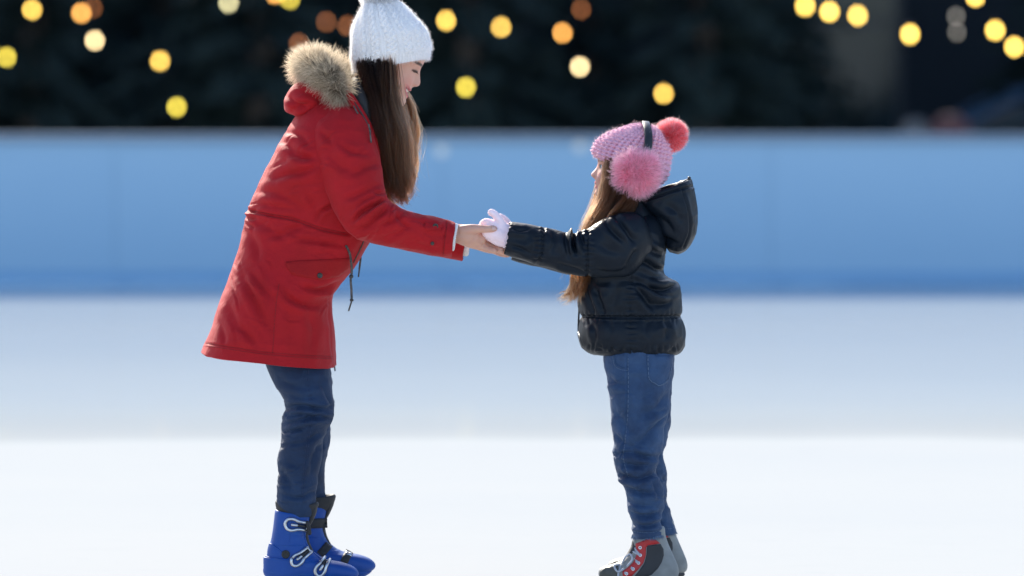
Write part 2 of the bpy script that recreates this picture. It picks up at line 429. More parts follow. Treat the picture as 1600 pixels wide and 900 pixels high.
M['pink_fibre'] = mat_hair('pink_wool_fibre', (0.95, 0.72, 0.78), None, 0.65)
M['pale_fibre'] = mat_hair('painted_rim_fibre', (0.97, 0.78, 0.80), (0.9, 0.4, 0.45), 0.7)  # pale sun rim of pompom and earmuffs put into fibre colour
M['puff_fibre'] = mat_hair('pink_plush_fibre', (0.999, 0.66, 0.77), (0.998, 0.46, 0.60), 0.6)
M['puff_core'] = mat_plain('pink_plush_backing', (0.99, 0.44, 0.58), 0.9)
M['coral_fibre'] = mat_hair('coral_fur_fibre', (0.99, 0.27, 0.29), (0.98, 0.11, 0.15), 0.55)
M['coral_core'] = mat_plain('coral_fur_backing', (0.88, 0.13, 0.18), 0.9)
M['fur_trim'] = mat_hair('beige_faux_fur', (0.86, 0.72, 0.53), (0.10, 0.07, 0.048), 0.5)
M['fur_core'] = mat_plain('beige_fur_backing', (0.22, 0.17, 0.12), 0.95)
M['hair_dark'] = mat_principled_hair('dark_brown_hair', (0.010, 0.005, 0.0035), (0.12, 0.046, 0.02))
M['hair_child'] = mat_principled_hair('brown_child_hair', (0.035, 0.014, 0.007), (0.20, 0.085, 0.035))
M['scalp'] = mat_plain('hair_underlayer', (0.022, 0.012, 0.008), 0.6)
M['skin'] = mat_skin('skin')
M['hair_sunlit'] = mat_principled_hair('painted_sunlit_hair', (0.05, 0.02, 0.010), (0.32, 0.13, 0.05))  # brighter hair copy: backlight put into the strand colour
M['band'] = mat_plain('black_headband_plastic', (0.012, 0.014, 0.017), 0.42)
M['glove'] = mat_plain('pale_pink_knit', (0.98, 0.77, 0.80), 0.9, spec=0.1, noise=(240, 0.3, (0.94, 0.70, 0.75)), bump=(700, 0.5, 0.002), sheen=0.4)
M['glove_fibre'] = mat_hair('pale_pink_fibre', (0.97, 0.84, 0.87), None, 0.6)
M['cuff'] = mat_plain('white_ribbed_cuff', (0.78, 0.76, 0.74), 0.9, bump=(500, 0.4, 0.002))
M['metal'] = mat_plain('brushed_steel', (0.55, 0.56, 0.58), 0.36, 1.0, noise=(90, 0.6, (0.32, 0.33, 0.35)))
M['metal_dark'] = mat_plain('gunmetal_snap', (0.07, 0.065, 0.06), 0.4, 0.8)
M['boot_blue'] = mat_plain('blue_boot_plastic', (0.004, 0.055, 0.27), 0.5, spec=0.3, noise=(14, 0.5, (0.005, 0.043, 0.21)), bump=(160, 0.08, 0.002))
def scuff(m, c, amt=0.5, scale=24):
    t = m.node_tree; n = t.nodes; l = t.links; b = n['Principled BSDF']; src = b.inputs['Base Color'].links[0].from_socket
    tc = n.new('ShaderNodeTexCoord'); mp = n.new('ShaderNodeMapping'); mp.inputs['Scale'].default_value = (1, 1, 4); mp.inputs['Rotation'].default_value = (0.3, 0.5, 0.2); l.new(tc.outputs['Object'], mp.inputs[0])
    z = n.new('ShaderNodeTexNoise'); z.inputs['Scale'].default_value = scale; z.inputs['Detail'].default_value = 10; z.inputs['Roughness'].default_value = 0.7; l.new(mp.outputs[0], z.inputs[0])
    r = n.new('ShaderNodeMapRange'); r.inputs[1].default_value = 0.57; r.inputs[2].default_value = 0.68; r.inputs[4].default_value = amt; l.new(z.outputs[0], r.inputs[0])
    x = n.new('ShaderNodeMix'); x.data_type = 'RGBA'; x.inputs[7].default_value = (*c, 1); l.new(r.outputs[0], x.inputs[0]); l.new(src, x.inputs[6]); l.new(x.outputs[2], b.inputs['Base Color'])
    rr = n.new('ShaderNodeMapRange'); rr.inputs[3].default_value = b.inputs['Roughness'].default_value; rr.inputs[4].default_value = 0.75; l.new(r.outputs[0], rr.inputs[0]); l.new(rr.outputs[0], b.inputs['Roughness'])
scuff(M['boot_blue'], (0.03, 0.10, 0.27))
M['rubber'] = mat_plain('black_liner_foam', (0.016, 0.016, 0.018), 0.7, bump=(300, 0.3, 0.002))
M['boot_grey'] = mat_plain('grey_boot_leather', (0.24, 0.245, 0.24), 0.55, spec=0.3, noise=(22, 0.7, (0.13, 0.135, 0.13)), bump=(120, 0.2, 0.002))
M['boot_toe'] = mat_plain('dark_grey_toe_cap', (0.05, 0.053, 0.05), 0.55, spec=0.3, noise=(40, 0.5, (0.11, 0.11, 0.105)))
M['boot_red'] = mat_plain('red_boot_leather', (0.38, 0.012, 0.014), 0.5, bump=(150, 0.15, 0.002))
M['boot_black'] = mat_plain('black_boot_nylon', (0.014, 0.016, 0.02), 0.6, bump=(700, 0.3, 0.001))
M['lace'] = mat_plain('grey_cotton_lace', (0.36, 0.38, 0.43), 0.85, bump=(900, 0.5, 0.001))
M['white_metal'] = mat_plain('white_eyelet', (0.75, 0.75, 0.76), 0.35)
M['cord'] = mat_plain('flecked_drawcord', (0.12, 0.10, 0.085), 0.8, noise=(160, 1.0, (0.02, 0.02, 0.022)))
M['brow'] = mat_plain('dark_brow_hair', (0.05, 0.028, 0.018), 0.7)
M['eye_white'] = mat_plain('eye_white', (0.70, 0.68, 0.66), 0.15)
M['iris'] = mat_plain('brown_iris', (0.03, 0.016, 0.01), 0.1)
M['teeth'] = mat_plain('tooth_enamel', (0.78, 0.75, 0.70), 0.25)
M['lips'] = mat_plain('rosy_lips', (0.52, 0.17, 0.16), 0.4)
# ------------------------------------------------------------------ setting
M['snow'] = mat_plain('packed_snow', (0.78, 0.80, 0.84), 0.85, noise=(0.6, 0.5, (0.70, 0.73, 0.79)), bump=(2.0, 0.4, 0.05))
def mat_ice():
    m = bpy.data.materials.new('skated_ice'); t, n, l, b = nodes(m); tc = n.new('ShaderNodeTexCoord')
    b.inputs['Roughness'].default_value = 0.55; b.inputs['IOR'].default_value = 1.31
    nz = n.new('ShaderNodeTexNoise'); nz.inputs['Scale'].default_value = 0.35; nz.inputs['Detail'].default_value = 7; l.new(tc.outputs['Object'], nz.inputs[0])
    mp = n.new('ShaderNodeMapping'); mp.inputs['Scale'].default_value = (0.25, 1, 1); l.new(tc.outputs['Object'], mp.inputs[0]); l.new(mp.outputs[0], nz.inputs[0])
    mx = n.new('ShaderNodeMix'); mx.data_type = 'RGBA'; mx.inputs[6].default_value = (0.40, 0.41, 0.402, 1); mx.inputs[7].default_value = (0.375, 0.392, 0.395, 1)
    mr = n.new('ShaderNodeMapRange'); mr.inputs[1].default_value = 0.38; mr.inputs[2].default_value = 0.66; l.new(nz.outputs[0], mr.inputs[0]); l.new(mr.outputs[0], mx.inputs[0])
    # fine scratches left by blades
    wv = n.new('ShaderNodeTexNoise'); wv.inputs['Scale'].default_value = 18; wv.inputs['Detail'].default_value = 6
    m2 = n.new('ShaderNodeMapping'); m2.inputs['Scale'].default_value = (0.08, 3, 1); m2.inputs['Rotation'].default_value = (0, 0, 0.35); l.new(tc.outputs['Object'], m2.inputs[0]); l.new(m2.outputs[0], wv.inputs[0])
    bp = n.new('ShaderNodeBump'); bp.inputs['Strength'].default_value = 0.1; bp.inputs['Distance'].default_value = 0.002; l.new(wv.outputs[0], bp.inputs['Height']); l.new(bp.outputs[0], b.inputs['Normal'])
    sc = n.new('ShaderNodeTexNoise'); sc.inputs['Scale'].default_value = 9; sc.inputs['Detail'].default_value = 9; sc.inputs['Roughness'].default_value = 0.75; sc.inputs['Distortion'].default_value = 0.6
    m5 = n.new('ShaderNodeMapping'); m5.inputs['Scale'].default_value = (0.35, 2.4, 1); m5.inputs['Rotation'].default_value = (0, 0, -0.25); l.new(tc.outputs['Object'], m5.inputs[0]); l.new(m5.outputs[0], sc.inputs[0])
    s5 = n.new('ShaderNodeMapRange'); s5.inputs[1].default_value = 0.56; s5.inputs[2].default_value = 0.66; s5.inputs[4].default_value = 0.22; l.new(sc.outputs[0], s5.inputs[0])
    m6 = n.new('ShaderNodeMix'); m6.data_type = 'RGBA'; m6.inputs[7].default_value = (0.30, 0.325, 0.345, 1); l.new(s5.outputs[0], m6.inputs[0]); l.new(mx.outputs[2], m6.inputs[6])
    # far ice: cool board reflection put into tint, gloss raised with distance, wavering edge
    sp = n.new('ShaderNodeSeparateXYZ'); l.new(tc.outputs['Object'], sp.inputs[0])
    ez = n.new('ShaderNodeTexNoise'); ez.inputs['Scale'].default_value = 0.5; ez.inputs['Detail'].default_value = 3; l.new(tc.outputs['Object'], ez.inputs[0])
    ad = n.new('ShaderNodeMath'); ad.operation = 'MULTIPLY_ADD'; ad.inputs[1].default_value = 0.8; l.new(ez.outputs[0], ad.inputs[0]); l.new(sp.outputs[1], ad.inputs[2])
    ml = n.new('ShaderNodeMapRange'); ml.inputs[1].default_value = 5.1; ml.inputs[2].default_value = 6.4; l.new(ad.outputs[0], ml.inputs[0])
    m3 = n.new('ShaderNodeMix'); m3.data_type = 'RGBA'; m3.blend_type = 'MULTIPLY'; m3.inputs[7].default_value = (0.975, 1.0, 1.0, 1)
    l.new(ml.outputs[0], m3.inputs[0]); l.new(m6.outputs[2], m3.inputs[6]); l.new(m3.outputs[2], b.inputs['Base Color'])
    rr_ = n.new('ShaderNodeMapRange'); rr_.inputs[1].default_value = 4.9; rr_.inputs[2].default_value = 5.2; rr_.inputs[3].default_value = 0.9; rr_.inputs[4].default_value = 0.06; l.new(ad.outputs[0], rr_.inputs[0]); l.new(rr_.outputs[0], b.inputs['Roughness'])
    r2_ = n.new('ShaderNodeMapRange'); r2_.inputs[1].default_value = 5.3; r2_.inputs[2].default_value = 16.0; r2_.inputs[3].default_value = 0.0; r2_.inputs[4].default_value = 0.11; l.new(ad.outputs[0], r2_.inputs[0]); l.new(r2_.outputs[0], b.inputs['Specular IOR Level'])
    return m
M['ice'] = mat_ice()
M['board'] = mat_plain('pale_blue_board_plastic', (0.33, 0.50, 0.655), 0.6, spec=0.2, noise=(1.3, 0.5, (0.31, 0.48, 0.64)), bump=(40, 0.08, 0.002))
M['board_cap'] = mat_plain('blue_grey_board_cap', (0.20, 0.27, 0.36), 0.7, spec=0.2)
M['kick'] = mat_plain('blue_kick_strip', (0.19, 0.38, 0.60), 0.6)
M['bark'] = mat_plain('spruce_bark', (0.05, 0.038, 0.03), 0.9, bump=(30, 0.6, 0.02))
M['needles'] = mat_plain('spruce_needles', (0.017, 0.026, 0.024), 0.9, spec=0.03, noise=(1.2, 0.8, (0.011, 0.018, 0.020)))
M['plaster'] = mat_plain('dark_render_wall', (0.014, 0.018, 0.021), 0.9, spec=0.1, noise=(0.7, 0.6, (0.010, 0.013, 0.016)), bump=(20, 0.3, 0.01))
M['frame'] = mat_plain('dark_window_frame', (0.02, 0.022, 0.026), 0.5)
M['glass'] = mat_plain('window_glass', (0.008, 0.018, 0.022), 0.12, spec=0.3)
M['roof'] = mat_plain('slate_roof', (0.05, 0.05, 0.055), 0.8)
M['cable'] = mat_plain('black_cable', (0.006, 0.006, 0.006), 1.0, spec=0.0)
M['socket'] = mat_plain('black_lamp_socket', (0.012, 0.012, 0.012), 0.5)
def struct(o): o['kind'] = 'structure'; return o
def sheet(name, x0, x1, y0, y1, z, mat, nx=1, ny=1):
    xs, ys = np.linspace(x0, x1, nx + 1), np.linspace(y0, y1, ny + 1)
    V = [(x, y, z) for y in ys for x in xs]
    F = [[j * (nx + 1) + i, j * (nx + 1) + i + 1, (j + 1) * (nx + 1) + i + 1, (j + 1) * (nx + 1) + i] for j in range(ny) for i in range(nx)]
    return struct(mesh_obj(name, V, F, mat, None, smooth=False))
sheet('snowy_ground', -700, 700, -300, 900, -0.06, M['snow'])
BY = FPX * 1.1 / 235.0 - CAM_D            # the boards, 1.1 m tall
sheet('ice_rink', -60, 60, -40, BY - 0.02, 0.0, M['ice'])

def boards():
    t = empty('rink_board', (0, BY, 0), 'long pale blue rink board out of focus behind the two skaters', 'rink board')
    pw = 2.4; V, F = box_arrays((0, 0, 0), (pw - 0.003, 0.045, 0.96), 0.002)
    me = None
    for k in range(-8, 9):
        o = mesh_obj('panel', V, F, M['board'], None, smooth=False) if me is None else bpy.data.objects.new('panel', me)
        if me is None: me = o.data
        else: col.objects.link(o)
        o.location = (k * pw + 0.7, BY + 0.03, 0.567); attach(o, t)
    box('cap_rail', (0.7, BY + 0.03, 1.073), (17 * pw, 0.13, 0.05), M['board_cap'], t, 0.012)
    box('kick_strip', (0.7, BY + 0.022, 0.043), (17 * pw, 0.06, 0.085), M['kick'], t, 0.008)
    V, F = box_arrays((0, 0, 0), (0.08, 0.08, 1.03), 0.008); me = None
    for k in range(-8, 10):
        o = mesh_obj('post', V, F, M['board'], None, smooth=False) if me is None else bpy.data.objects.new('post', me)
        if me is None: me = o.data
        else: col.objects.link(o)
        o.location = ((k - 0.5) * pw + 0.7, BY + 0.1, 0.515); attach(o, t)
boards()
# pale round discs on the boards
M['disc'] = mat_plain('pale_disc', (0.86, 0.84, 0.78), 0.5)
for px, py, lab in ((690, 236, 'small pale round sticker on the board beside the long brown hair'), (906, 229, 'small pale round sticker on the board left of the pink hat')):
    c = W(px, py, BY + 0.006); V, F = place(lathe([(0.04, -0.004), (0.04, 0.002), (0.036, 0.004)], 20), c, (0, -1, 0))
    tag(mesh_obj('round_disc', V, F, M['disc']), lab, 'disc')

# snow bank ploughed up behind the boards
def snow_bank():
    nx, ny = 120, 14; X = np.linspace(-24, 24, nx); V = []
    for j in range(ny):
        v = j / (ny - 1)
        for x in X:
            h = (0.55 + 0.32 * sstep(np.array(x), 0.5, 5.5) + 0.12 * math.sin(x * 0.9) + 0.06 * math.sin(x * 2.3 + 1)) * math.sin(math.pi * v)**0.8
            V.append((x, BY + 0.35 + 1.9 * v, max(-0.05, h - 0.05)))
    V = np.array(V); V[:, 2] += 0.05 * vnoise(V * 3) * (V[:, 2] > 0)
    F = [[j * nx + i, j * nx + i + 1, (j + 1) * nx + i + 1, (j + 1) * nx + i] for j in range(ny - 1) for i in range(nx - 1)]
    struct(mesh_obj('snow_bank', V, F, M['snow']))
snow_bank()

# the long dark building behind the row of spruces
def building():
    Y0, H, X0, X1 = 33.0, 7.4, -34.0, 34.0
    t = empty('dark_building', (0, Y0, 0), 'long dark building with glass bays behind the row of spruces', 'building')
    bays = [(x, z) for z in (0.15, 4.0) for x in np.arange(-31.55, 32, 4.4)]
    w, h = 1.75, 2.9
    # wall with real openings: vertical piers and horizontal bands
    xs = sorted({round(float(x), 3) for x, z in bays}); zs = (0.15, 4.0)
    cells = []
    edges = [X0]
    for x in xs: edges += [x - w / 2, x + w / 2]
    edges.append(X1)
    for i in range(0, len(edges), 2): cells.append(((edges[i] + edges[i + 1]) / 2, H / 2, edges[i + 1] - edges[i], H))
    zedge = [0.0]
    for z in zs: zedge += [z, z + h]
    zedge.append(H)
    for x in xs:
        for i in range(0, len(zedge), 2):
            cells.append((x, (zedge[i] + zedge[i + 1]) / 2, w, zedge[i + 1] - zedge[i]))
    parts = [box_arrays((cx, Y0 + 0.2, cz), (sx, 0.4, sz)) for cx, cz, sx, sz in cells]
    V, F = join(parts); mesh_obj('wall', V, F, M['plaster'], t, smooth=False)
    V, F = join([box_arrays((X0 + 0.2, Y0 + 5.2, H / 2), (0.4, 9.6, H)), box_arrays((X1 - 0.2, Y0 + 5.2, H / 2), (0.4, 9.6, H)), box_arrays((0, Y0 + 10.2, H / 2), (X1 - X0, 0.4, H))])
    mesh_obj('rear_wall', V, F, M['plaster'], t, smooth=False)
    box('roof', (0, Y0 + 5.1, H + 0.15), (X1 - X0 + 0.8, 11.2, 0.3), M['roof'], t, 0.03)
    fw = 0.07
    fV, fF = join([box_arrays((s * (w / 2 - fw / 2), 0, 0), (fw, 0.08, h)) for s in (-1, 1)] + [box_arrays((0, 0, s * (h / 2 - fw / 2)), (w - 2 * fw, 0.08, fw)) for s in (-1, 1)] + [box_arrays((0, 0, 0.55), (w - 2 * fw, 0.06, 0.05)), box_arrays((0, 0, -0.45), (0.05, 0.058, 1.9))])
    gV, gF = box_arrays((0, 0.01, 0), (w - 2 * fw + 0.02, 0.02, h - 2 * fw + 0.02)); m1 = m2 = None
    for x, z in bays:
        if m1 is None:
            f = mesh_obj('window', fV, fF, M['frame'], None, smooth=False); g = mesh_obj('pane', gV, gF, M['glass'], None, smooth=False); m1, m2 = f.data, g.data
        else:
            f = bpy.data.objects.new('window', m1); g = bpy.data.objects.new('pane', m2); col.objects.link(f); col.objects.link(g)
        f.location = (x, Y0 + 0.12, z + h / 2); g.location = f.location
        attach(f, t)
        g.parent = f; g.location = (0, 0, 0)
building()

def spruce_mesh(seed, H, Rm):
    r = np.random.default_rng(seed); V, F = [], []
    z = 0.35
    while z < H - 0.15:
        fr = 1 - z / H; rad = Rm * (fr**0.8) * r.uniform(0.85, 1.1) + 0.08; nb = int(6 + 5 * fr)
        for k in range(nb):
            a = 2 * np.pi * (k + r.uniform(0, 0.8)) / nb; L = rad * r.uniform(0.75, 1.1); d = np.array((math.cos(a), math.sin(a), 0)); s = np.array((-d[1], d[0], 0))
            nt_ = max(4, int(L / 0.11)); zz = z + r.uniform(-0.12, 0.12)
            for i in range(nt_):
                q = (i + r.uniform(0, 1)) / nt_; c = d * L * q + np.array((0, 0, zz - 0.32 * L * q * q + 0.1 * q))
                for sg in (-1, 1):
                    tl = (0.16 + 0.26 * (1 - q)) * r.uniform(0.7, 1.3); dr = s * sg * 0.8 + d * 0.55 + np.array((0, 0, r.uniform(-0.75, 0.05))); dr /= np.linalg.norm(dr)
                    wv = np.cross(dr, d + np.array((0, 0, r.uniform(-.6, .6)))); wv /= np.linalg.norm(wv) + 1e-9; wv *= 0.05 * r.uniform(0.7, 1.4)
                    n0 = len(V); V += [c - wv * 0.5, c + dr * tl * 0.55 - wv, c + dr * tl, c + dr * tl * 0.5 + wv]; F.append([n0, n0 + 1, n0 + 2, n0 + 3])
        z += 0.2 + 0.1 * fr
    return np.array(V), F
def trunk_mesh(H):
    ph = np.linspace(0, 2 * np.pi, 10, endpoint=False); V = []
    for q in np.linspace(0, 1, 9):
        rr = 0.16 * (1 - q)**0.8 + 0.012; V.append(np.stack([rr * np.cos(ph), rr * np.sin(ph), np.full(10, H * q - 0.05)], 1))
    V = np.concatenate(V); return V, grid_faces(9, 10, False, False)
def trees():
    protos = []
    for i, (H, Rm) in enumerate(((4.2, 1.7), (3.8, 1.6), (4.6, 1.8))):
        cv, cf = spruce_mesh(100 + i, H, Rm); tv, tf = trunk_mesh(H)
        c = bpy.data.meshes.new('crown'); c.from_pydata(cv.tolist(), [], cf); c.materials.append(M['needles'])
        k = bpy.data.meshes.new('trunk'); k.from_pydata(tv.tolist(), [], [list(f) for f in tf]); k.materials.append(M['bark'])
        protos.append((c, k))
    rr = random.Random(3); n = 0
    spots = [(x, 24.6) for x in (-13.6, -11.2, -8.9, -6.7, -4.6, -2.4, -0.3, 1.7, 6.6, 9.2, 11.6, 14.0)] + [(x, 27.8) for x in (-12.4, -9.8, -7.6, -5.4, -3.4, -1.2, 0.9, 2.5, 5.9, 8.0, 10.6, 13.0)]
    for x, y in spots:
        e = empty('spruce_tree', (x + rr.uniform(-.25, .25), y + rr.uniform(-.5, .5), -0.05), 'dark spruce in the blurred row of trees behind the rink boards', 'tree', 'spruces behind the rink boards')
        c, k = protos[n % 3]; n += 1
        e.rotation_euler = (0, 0, rr.uniform(0, 6.28)); s = rr.uniform(0.9, 1.08); e.scale = (s, s, s)
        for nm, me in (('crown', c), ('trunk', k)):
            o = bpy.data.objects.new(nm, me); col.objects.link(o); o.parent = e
trees()

# festoon lamps strung through the trees: photo position, hue, brightness
LY = 20.0
hues = {'gold': (1.0, 0.60, 0.11), 'amber': (1.0, 0.45, 0.095), 'cream': (1.0, 0.72, 0.36), 'lemon': (0.95, 0.74, 0.085), 'rust': (0.9, 0.30, 0.09), 'pale': (0.85, 0.76, 0.40)}
power = {'gold': 7.6, 'amber': 7.0, 'cream': 7.6, 'lemon': 5.2, 'rust': 1.6, 'pale': 5.4}
bm_ = {k: mat_emit('lamp_glow_' + k, hues[k], power[k]) for k in hues}
bm_['dim'] = mat_emit('lamp_glow_dim', (0.7, 0.62, 0.5), 0.8)
strings = [
 [(10, 89, 'lemon', 'lowest yellow lamp at the far left edge'), (50, 15, 'gold', 'golden lamp at the top of the left corner'), (127, 20, 'amber', 'amber lamp beside a dim rust one at upper left'), (145, 12, 'rust', 'dim rust lamp just behind the amber one at upper left'),
  (148, 63, 'cream', 'cream lamp below the amber one at upper left'), (250, 95, 'gold', 'golden lamp left of the fur hood at mid height'), (276, 167, 'lemon', 'lone yellow lamp just above the board at left')],
 [(357, 4, 'pale', 'pale lamp cut by the top edge left of the fur hood'), (430, -10, 'amber', 'amber lamp mostly above the top edge left of the white hat'), (453, -2, 'lemon', 'yellow lamp cut by the top edge left of the white hat'),
  (467, 68, 'rust', 'dim rust lamp right above the fur trimmed hood'), (510, 34, 'rust', 'dim rust lamp between fur hood and white hat'), (543, 40, 'rust', 'dim rust lamp touching the white hat')],
 [(697, 32, 'gold', 'golden lamp just right of the white hat'), (783, 42, 'gold', 'second golden lamp right of the white hat'), (728, 136, 'lemon', 'yellow lamp level with the smiling face')],
 [(908, 15, 'rust', 'faint rust lamp near the top above the child'), (879, 51, 'amber', 'amber lamp upper middle, left of the child'), (906, 104, 'cream', 'cream lamp above and left of the pink hat'), (1037, 146, 'gold', 'golden lamp right above the coral pompom')],
 [(1258, 9, 'gold', 'leftmost of three touching lamps at upper right'), (1296, 18, 'gold', 'middle of three touching lamps at upper right'), (1340, 24, 'gold', 'rightmost of three touching lamps at upper right'), (1422, 53, 'gold', 'lone golden lamp right of the three touching lamps')],
 [(1494, 25, 'dim', 'upper of two faint grey lamps at right'), (1495, 50, 'dim', 'lower of two faint grey lamps at right')],
 [(1524, -6, 'gold', 'lamp cut by the top edge at the right corner'), (1555, 47, 'gold', 'upper of the paired golden lamps at the right edge'), (1585, 73, 'gold', 'lower of the paired golden lamps at the right edge')]]
cable_lab = ['cable of lamps strung at the far left', 'cable of lamps strung behind the white hat', 'cable of lamps strung right of the white hat', 'cable of lamps strung above the child', 'cable with three touching lamps at upper right', 'cable with two faint grey lamps', 'cable of lamps strung at the right edge']
bulbV = lathe([(0.002, -0.026), (0.010, -0.0235), (0.0165, -0.013), (0.0185, -0.002), (0.016, 0.009), (0.0105, 0.018), (0.009, 0.024)], 16)
sockV = lathe([(0.0105, 0.0235), (0.011, 0.045), (0.007, 0.052), (0.004, 0.056)], 12)
mb = {}; ms_ = None
for si, st in enumerate(strings):
    pts = []
    for k, (px, py, hue, lab) in enumerate(st):
        c = W(px, py, LY + 1.0 * math.sin(3.1 * k + 2 * si) + (1.2 if hue == 'rust' else 0) - (1.0 if px > 1200 else 0))
        e = empty('festoon_lamp', c, 'small glowing ' + lab if 'rust' in lab or 'golden' in lab or 'amber' in lab else lab, 'lamp', 'lamps strung through the trees')
        sc = 1.2 if px > 1200 and hue != 'dim' else (0.85 if hue in ('rust', 'dim') else 1.0)
        if hue not in mb: mb[hue] = mesh_obj('bulb', *bulbV, bm_[hue]).data; b = bpy.data.objects[-1] if False else [o for o in col.objects if o.data == mb[hue]][0]
        else: b = bpy.data.objects.new('bulb', mb[hue]); col.objects.link(b)
        if ms_ is None: s = mesh_obj('socket', *sockV, M['socket']); ms_ = s.data
        else: s = bpy.data.objects.new('socket', ms_); col.objects.link(s)
        b.parent = e; s.parent = e; e.scale = (sc, sc, sc)
        pts.append(c + np.array((0, 0, 0.056 * sc)))
    full = [pts[0] + np.array((-0.45, 0.5, 0.35))]
    for a, b in zip(pts, pts[1:]): full += [a, (a + b) / 2 - np.array((0, 0, 0.02))]
    full += [pts[-1], pts[-1] + np.array((0.4, 0.5, 0.35))]
    tag(tube('lamp_cable', full, 0.002, M['cable'], None, 6, 4), 'thin black ' + cable_lab[si], 'cable')

# things half seen over the boards at right
def car():
    t = empty('parked_car', (0, 27.0, 0), 'blue car parked behind the boards at the right edge', 'car')
    M['car_paint'] = mat_plain('blue_car_paint', (0.02, 0.055, 0.10), 0.5, spec=0.2); M['tyre'] = mat_plain('tyre_rubber', (0.015, 0.015, 0.016), 0.8); M['hub'] = mat_plain('alloy_wheel', (0.4, 0.41, 0.43), 0.35, 0.9); M['lens'] = mat_plain('headlight_lens', (0.6, 0.62, 0.64), 0.15)
    x0, Yc = 3.35, 25.6 + 2.0
    body = [(0.0, 0.32, 0.62), (0.05, 0.25, 0.72), (0.35, 0.22, 0.82), (0.9, 0.2, 0.93), (1.3, 0.2, 0.98), (2.2, 0.2, 0.99), (3.2, 0.2, 1.0), (3.9, 0.22, 1.0), (4.25, 0.28, 0.95), (4.35, 0.36, 0.8)]
    def lo(name, tab, w, mat, ex):
        A = catmull([(x, a, b, w * (0.9 if i in (0, len(tab) - 1) else 1)) for i, (x, a, b) in enumerate(tab)], 50); ph = np.linspace(0, 2 * np.pi, 32, endpoint=False); V = []
        for x, a, b, ww in A:
            cs = np.sign(np.cos(ph)) * np.abs(np.cos(ph))**(2 / ex); sn = np.sign(np.sin(ph)) * np.abs(np.sin(ph))**(2 / ex)
            V.append(np.stack([np.full(32, x0 + x), Yc + ww * cs * (1 - 0.12 * np.clip(sn, 0, 1)), (a + b) / 2 + (b - a) / 2 * sn], 1))
        V = np.concatenate(V); F = grid_faces(50, 32, True, True); V = np.vstack([V, V[:32].mean(0)[None], V[-32:].mean(0)[None]])
        if signed_vol(V, F) < 0: F = [f[::-1] for f in F]
        return mesh_obj(name, V, F, mat, t)
    lo('body', body, 0.86, M['car_paint'], 5)
    lo('cabin_glass', [(1.0, 0.9, 0.95), (1.35, 0.9, 1.13), (1.75, 0.9, 1.33), (2.2, 0.9, 1.41), (3.0, 0.9, 1.4), (3.6, 0.9, 1.25), (4.0, 0.9, 1.0)], 0.76, M['glass'], 4)
    lo('roof', [(1.72, 1.335, 1.36), (1.95, 1.38, 1.42), (2.4, 1.4, 1.455), (3.0, 1.38, 1.44), (3.45, 1.3, 1.35)], 0.70, M['car_paint'], 4)
    for s in (-1, 1):
        tube('pillar', [(x0 + 1.0, Yc + s * 0.76, 0.95), (x0 + 1.4, Yc + s * 0.74, 1.18), (x0 + 1.8, Yc + s * 0.70, 1.38)], 0.045, M['car_paint'], t)
        tube('pillar', [(x0 + 2.45, Yc + s * 0.77, 0.95), (x0 + 2.45, Yc + s * 0.70, 1.42)], 0.04, M['car_paint'], t)
        tube('pillar', [(x0 + 4.0, Yc + s * 0.74, 0.97), (x0 + 3.4, Yc + s * 0.68, 1.35)], 0.055, M['car_paint'], t)
        V, F = place(lathe([(0.02, -0.03), (0.09, -0.02), (0.08, 0.02), (0.02, 0.035)], 16), (x0 + 0.06, Yc + s * 0.6, 0.62), (-1, 0, 0.2)); mesh_obj('headlight', V, F, M['lens'], t)
        for xx in (0.8, 3.45):
            V, F = place(lathe([(0.2, -0.1), (0.29, -0.1), (0.31, -0.06), (0.31, 0.06), (0.29, 0.1), (0.2, 0.1)], 28), (x0 + xx, Yc + s * 0.78, 0.31), (0, s, 0)); w = mesh_obj('wheel', V, F, M['tyre'], t)
            V, F = place(lathe([(0.19, 0.06), (0.19, 0.105), (0.12, 0.11), (0.05, 0.12)], 20), (x0 + xx, Yc + s * 0.78, 0.31), (0, s, 0)); mesh_obj('rim', V, F, M['hub'], w)
car()
M['bin_red'] = mat_plain('dull_red_bin', (0.045, 0.012, 0.014), 0.85); M['bin_grey'] = mat_plain('grey_bin', (0.05, 0.055, 0.06), 0.85)
for px, mt, w, h, lab in ((1484, 'bin_red', 0.36, 1.25, 'dull red lidded bin blurred behind the boards at right'), (1430, 'bin_grey', 0.26, 1.22, 'slim grey lidded bin blurred behind the boards left of the red one')):
    c = W(px, 200, 21.5); t = empty('litter_bin', (c[0], 21.5, -0.05), lab, 'bin', 'bins behind the boards')
    V, F = lathe([(w * 0.42, 0.0), (w * 0.45, 0.1), (w * 0.5, h * 0.8), (w * 0.5, h * 0.84)], 24); mesh_obj('bin_body', V + np.array((c[0], 21.5, -0.05)), F, M[mt], t)
    V, F = lathe([(w * 0.54, h * 0.84), (w * 0.54, h * 0.88), (w * 0.44, h * 0.95), (w * 0.2, h * 0.995), (w * 0.05, h)], 24); mesh_obj('lid', V + np.array((c[0], 21.5, -0.05)), F, M[mt], t)
